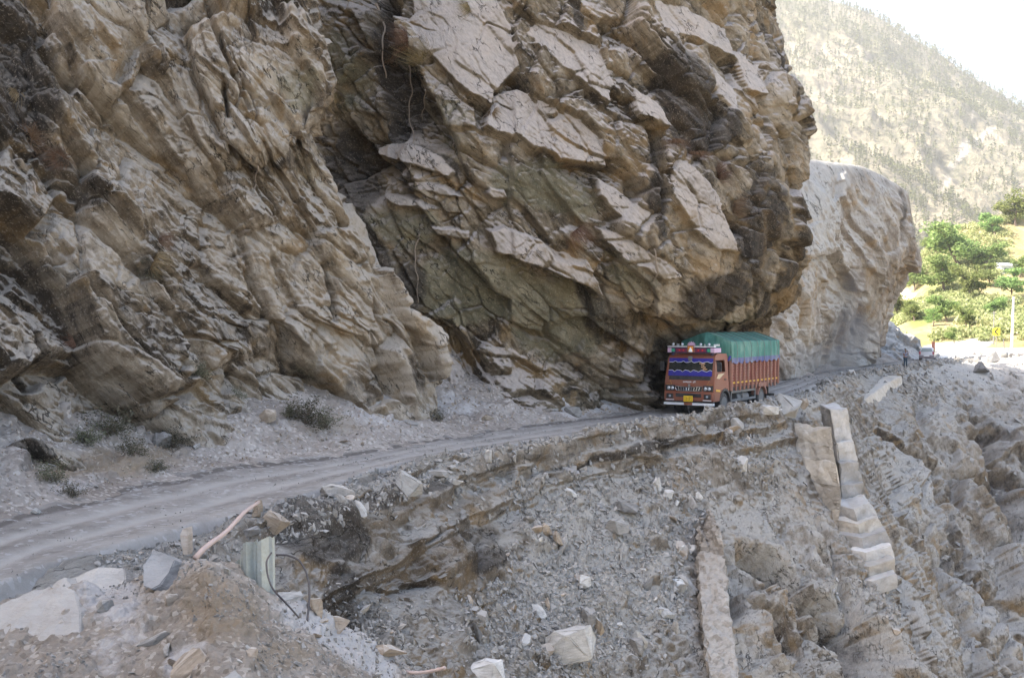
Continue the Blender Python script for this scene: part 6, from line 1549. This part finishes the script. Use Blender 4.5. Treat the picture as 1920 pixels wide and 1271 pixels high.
# ---------------------------------------------------------------- person
M_SKIN = plain('skin', (.30, .17, .115), .6, 0, .3, .05); M_HAIR = plain('dark_hair', (.02, .016, .014), .7, 0, .3, .05); M_JEAN = plain('dark_blue_trousers', (.03, .055, .085), .9, 0, .1, .15)
def stripes(name):
    m, nt = new_mat(name); b = NB(nt); tc = b.n('ShaderNodeTexCoord'); sx = b.n('ShaderNodeSeparateXYZ'); b.l(tc.outputs['Object'], sx.inputs[0])
    fr_ = b.math('FRACT', b.math('MULTIPLY', sx.outputs[2], 7.2)); c = b.mix(b.step(fr_, .70, .74), (.035, .04, .11), (.62, .64, .70)); b.out(c, .9, None, 0, .1); return m
M_STR = stripes('striped_shirt')
def skin_body(name, verts, edges, radii, mat, parent=None, lvl=1):
    me = bpy.data.meshes.new(name); me.from_pydata(verts, edges, []); o = bpy.data.objects.new(name, me); COL.objects.link(o)
    o.modifiers.new('s', 'SKIN'); o.modifiers.new('u', 'SUBSURF').levels = lvl; o.modifiers['u'].render_levels = lvl
    for v, r in zip(me.skin_vertices[0].data, radii): v.radius = (r, r * .8) if isinstance(r, float) else r
    me.skin_vertices[0].data[0].use_root = True
    dg = bpy.context.evaluated_depsgraph_get(); me2 = bpy.data.meshes.new_from_object(o.evaluated_get(dg)); me2.name = name
    bpy.data.objects.remove(o); [setattr(p, 'use_smooth', True) for p in me2.polygons]
    me2.materials.clear(); me2.materials.append(mat); return link_mesh(name, me2, None, parent)
PE = thing('person', 'person in a striped shirt standing at the road edge holding up a phone', 'person', (38.2, 106.6, .02), R_(186))
# local: faces +Y ... body as one skinned surface; right arm raised to the head with the phone
V = [(0, 0, .92), (0, .01, 1.12), (0, .0, 1.34), (0, .0, 1.43), (0, .02, 1.50), (0, .03, 1.60), (0, .03, 1.68),
     (-.17, 0, 1.38), (-.25, .10, 1.18), (-.13, .30, 1.36), (-.09, .33, 1.46),
     (.17, 0, 1.38), (.26, .08, 1.16), (.15, .30, 1.33), (.10, .33, 1.43),
     (-.09, 0, .86), (-.10, .03, .48), (-.11, 0, .08), (-.12, .12, .03), (.09, 0, .86), (.10, .01, .48), (.12, -.02, .08), (.14, .10, .03)]
E = [(0, 1), (1, 2), (2, 3), (3, 4), (4, 5), (5, 6), (2, 7), (7, 8), (8, 9), (9, 10), (2, 11), (11, 12), (12, 13), (13, 14), (0, 15), (15, 16), (16, 17), (17, 18), (0, 19), (19, 20), (20, 21), (21, 22)]
Rd = [(.15, .11), (.14, .10), (.17, .11), .07, .055, (.085, .10), (.075, .09), .06, .045, .035, .04, .06, .045, .035, .04, (.09, .09), .062, .045, .045, (.09, .09), .062, .045, .045]
skin_body('body', V, E, Rd, M_SKIN, PE, 2)
skin_body('shirt', [V[0], V[1], V[2], (0, 0, 1.42), V[7], (-.22, .06, 1.26), V[11], (.22, .05, 1.26)], [(0, 1), (1, 2), (2, 3), (2, 4), (4, 5), (2, 6), (6, 7)], [(.175, .13), (.16, .12), (.185, .13), .085, .078, .065, .078, .065], M_STR, PE, 2)
skin_body('trousers', [(0, 0, .95), V[15], V[16], V[17], V[19], V[20], V[21]], [(0, 1), (1, 2), (2, 3), (0, 4), (4, 5), (5, 6)], [(.165, .12), (.11, .11), .085, .075, (.11, .11), .085, .075], M_JEAN, PE, 2)
bm = bmesh.new(); bmesh.ops.create_uvsphere(bm, u_segments=16, v_segments=10, radius=.105)
for v in bm.verts: v.co = Vector((v.co.x * .92, v.co.y * 1.05 - .015, v.co.z * .85 + 1.685))
bmesh.ops.delete(bm, geom=[v for v in bm.verts if v.co.y > .03 and v.co.z < 1.68], context='VERTS'); obj('hair', bm, M_HAIR, PE, True)
for s in (-1, 1):
    bm = bmesh.new(); box(bm, s * .12 - .045, s * .12 + .045, -.08, .17, 0, .07, .02); obj('shoe', bm, M_BLK, PE)
    bx_ = -.085 if s < 0 else .10
    bm = bmesh.new()
    for k in range(4): tube(bm, [(bx_ + (k - 1.5) * .018, .34, 1.47 if s < 0 else 1.44), (bx_ + (k - 1.5) * .018 - s * .01, .37, 1.53 + .006 * (k % 2)), (bx_ + (k - 1.5) * .018 - s * .03, .365, 1.56)], .009, 5)
    tube(bm, [(bx_ - s * .03, .33, 1.46), (bx_ - s * .06, .36, 1.50)], .010, 5); obj('hand', bm, M_SKIN, PE, True)
bm = bmesh.new(); box(bm, -.055, .075, .365, .375, 1.50, 1.58, .003)
ph = obj('phone', bm, M_BLK); ph.matrix_world = Matrix.Translation((38.2, 106.6, .02)) @ Matrix.Rotation(R_(186), 4, 'Z'); tag(ph, 'dark phone held up in both hands by the person in stripes', 'phone')

# ---------------------------------------------------------------- roadside beyond the bend
M_RUST = plain('rusty_red_sheet', (.19, .05, .035), .7, 0, .3, .35); M_POLE = plain('whitewashed_pole', (.66, .64, .60), .7, 0, .3, .3)
def gz(px, py, Y): return Vector(P(px, py, Y))
b0 = gz(1751, 676, 134); t = thing('sign', 'narrow rust red sign on a thin post behind the silver hatchback', 'sign', b0)
bm = bmesh.new(); tube(bm, [(0, 0, -.4), (0, 0, 2.6)], .05, 8); obj('post', bm, M_BLK, t)
bm = bmesh.new(); box(bm, -.30, .12, -.05, -.02, 1.25, 2.3, .01); obj('board', bm, M_RUST, t)
b0 = gz(1868, 648, 165); t = thing('sign', 'yellow diamond sign with a dark chevron at the bend', 'sign', b0)
bm = bmesh.new(); tube(bm, [(0, 0, -1.0), (0, 0, 1.6)], .05, 8); obj('post', bm, M_STEEL, t)
bm = bmesh.new(); box(bm, -.55, .55, -.06, -.03, 1.5, 2.7, .02); obj('board', bm, plain('sign_yellow', (.85, .70, .04), .5, dirt=.1), t)
bm = bmesh.new()
for z0, z1 in ((2.1, 2.6), (2.1, 1.6)): prism(bm, [(-.35, z0), (.12, z1), (.38, z1), (-.08, z0)], 'y', -.068, -.062)
obj('chevron', bm, M_BLK, t)
b0 = gz(1897, 640, 160); t = thing('utility_pole', 'tall whitewashed concrete pole at the right edge of the sunlit bend', 'pole', b0)
bm = bmesh.new(); tube(bm, [(0, 0, -1), (.25, 0, 6.5)], [.21, .15], 10); obj('shaft', bm, M_POLE, t)
bm = bmesh.new(); box(bm, -.5, 1.0, -.06, .06, 6.05, 6.15, .01); obj('cross_arm', bm, M_STEEL, t)
b0 = gz(1863, 634, 175); t = thing('utility_pole', 'thin grey pole left of the tall whitewashed pole', 'pole', b0)
bm = bmesh.new(); tube(bm, [(0, 0, -1), (.05, 0, 4.3)], [.12, .09], 8); obj('shaft', bm, M_STEEL, t)
bm = bmesh.new(); box(bm, -.35, .35, -.05, .05, 3.95, 4.05, .01); obj('cross_arm', bm, M_STEEL, t)
for x0, lab in ((1884, 'short leaning stake in front of the tall whitewashed pole'), (1890, 'thin post stump standing in the white spoil near the tall pole')):
    bm = bmesh.new(); p = gz(x0, 668, 150); tube(bm, [p, p + Vector((-.2 if x0 == 1884 else 0, 0, 2.4 if x0 == 1884 else 1.2))], .06, 6); tag(obj('stake', bm, M_STEEL), lab, 'stake')
# white house on the hillside
p, n_ = on('hill', 1888, 508); t = thing('house', 'small white house with a pale roof among the trees on the hillside', 'house', p, .2)
bm = bmesh.new(); box(bm, -3.2, 3.2, -1.6, 1.6, -1.5, 1.5, .05); obj('wall', bm, M_WHT, t)
bm = bmesh.new(); prism(bm, [(-2.0, 1.5), (2.0, 1.5), (0, 2.3)], 'x', -3.6, 3.6); obj('roof', bm, plain('pale_roof', (.5, .52, .55), .6), t)
for xx in (-1.8, 1.6): bm = bmesh.new(); box(bm, xx - .4, xx + .4, -1.66, -1.6, .1, .9); obj('window', bm, M_GLS, t)
bm = bmesh.new(); box(bm, -.45, .4, -1.65, -1.6, -1.4, .7); obj('door', bm, M_RUST, t)
# boulders and spoil on the sunlit shoulder
rock_at('slope', 1843, 690, 30, 26, M_DARK, 'dark angular block lying on the white sunlit spoil', 81, ry=.5)
rock_at('slope', 1862, 668, 26, 22, M_DARK, 'dark broken boulder on the sunlit shoulder before the tall pole', 82, d=140)
rock_at('slope', 1880, 664, 20, 14, M_PALE, 'white boulder right of the dark broken boulder', 83, d=140)
rock_at('slope', 1833, 672, 16, 10, M_PALE, 'low white boulder left of the dark broken boulder', 84, d=140)
# low pale parapet along the outer side of the bend
bm = bmesh.new()
for k in range(7):
    a = Vector(P(1765 + k * 9, 674 - k * .9, 131 + k * 2.2)); box(bm, a.x - .25, a.x + .25, a.y - .15, a.y + .15, a.z - .3, a.z + .42, .03)
for k in range(6):
    a = Vector(P(1765 + k * 9, 674 - k * .9, 131 + k * 2.2)); c_ = Vector(P(1774 + k * 9, 673.1 - k * .9, 133.2 + k * 2.2)); tube(bm, [a + Vector((0, 0, .25)), c_ + Vector((0, 0, .25))], .07, 6)
tag(obj('parapet', bm, M_WHT), 'low white parapet along the road past the silver hatchback', 'parapet')

# ---- dust thrown up behind the truck
dm = bpy.data.materials.new('road_dust'); dm.use_nodes = True; dn = dm.node_tree; dn.nodes.clear()
dv = dn.nodes.new('ShaderNodeVolumePrincipled'); do_ = dn.nodes.new('ShaderNodeOutputMaterial'); dv.inputs['Color'].default_value = (.96, .93, .9, 1); dv.inputs['Density'].default_value = .05; dn.links.new(dv.outputs[0], do_.inputs['Volume'])
for (px, py, Y, rx_, ry_, rz_) in ((1600, 640, 92, 2.6, 3.5, 2.6), (1592, 600, 93, 1.5, 2.6, 4.4), (1540, 670, 82, 3.2, 3.0, 1.1)):
    bm = bmesh.new(); bmesh.ops.create_uvsphere(bm, u_segments=24, v_segments=16, radius=1)
    for v in bm.verts: v.co = Vector((v.co.x * rx_, v.co.y * ry_, v.co.z * rz_)) * (1 + .25 * mnoise.noise(v.co * 1.5 + Vector((px, 0, 0))))
    o = obj('dust', bm, dm, smooth=True); o.location = P(px, py, Y); o['kind'] = 'stuff'; o['label'] = 'faint dust drifting off the road under the pale bluff'
# ================================================================== CAMERA, LIGHT
cam = bpy.data.cameras.new('camera'); co = bpy.data.objects.new('camera', cam); COL.objects.link(co)
cam.sensor_width = 36; cam.lens = 36 * F / 1920; cam.clip_end = 9000; cam.clip_start = .05
co.location = (0, 0, CAMZ); co.rotation_euler = (math.pi / 2 - PITCH, 0, 0); SC.camera = co
HAZE = .00025
SUN_EL, SUN_AZ = 40, 255      # azimuth the light comes from, clockwise from +Y
# thin valley haze round the whole scene
bm = bmesh.new(); box(bm, -2600, 3400, -300, 2900, -110, 700)
hz = obj('haze', bm, None); hz['kind'] = 'stuff'; hz['label'] = 'pale dusty haze filling the valley'
hm = bpy.data.materials.new('haze'); hm.use_nodes = True; hn = hm.node_tree; hn.nodes.clear()
pv = hn.nodes.new('ShaderNodeVolumePrincipled'); ho = hn.nodes.new('ShaderNodeOutputMaterial'); pv.inputs['Color'].default_value = (1, .975, .93, 1); pv.inputs['Density'].default_value = HAZE; pv.inputs['Anisotropy'].default_value = .3
hn.links.new(pv.outputs[0], ho.inputs['Volume']); hz.data.materials.append(hm)
w = bpy.data.worlds.new('World'); SC.world = w; w.use_nodes = True; nt = w.node_tree
bg = nt.nodes['Background']; sky = nt.nodes.new('ShaderNodeTexSky'); sky.sky_type = 'NISHITA'; sky.sun_disc = False
sky.sun_elevation = R_(SUN_EL); sky.sun_rotation = R_(SUN_AZ); sky.air_density = 1.0; sky.dust_density = 4.0; sky.ozone_density = 1.0
nt.links.new(sky.outputs[0], bg.inputs[0]); bg.inputs[1].default_value = 0.13
sl = bpy.data.lights.new('sun', 'SUN'); sl.energy = 4.0; sl.angle = R_(.5); sl.color = (1, .94, .84)
so = bpy.data.objects.new('sun', sl); COL.objects.link(so)
a = R_(SUN_AZ); e = R_(SUN_EL); dirv = Vector((math.sin(a) * math.cos(e), math.cos(a) * math.cos(e), math.sin(e)))
so.rotation_euler = dirv.to_track_quat('Z', 'Y').to_euler(); so.location = dirv * 100
vs = SC.view_settings; vs.view_transform = 'Standard'; vs.look = 'None'; vs.gamma = 1; vs.exposure = 2.25
SC.cycles.max_bounces = 4; SC.cycles.diffuse_bounces = 3; SC.cycles.glossy_bounces = 2; SC.cycles.transmission_bounces = 4; SC.cycles.transparent_max_bounces = 8; SC.cycles.volume_bounces = 0
SC.cycles.use_denoising = True
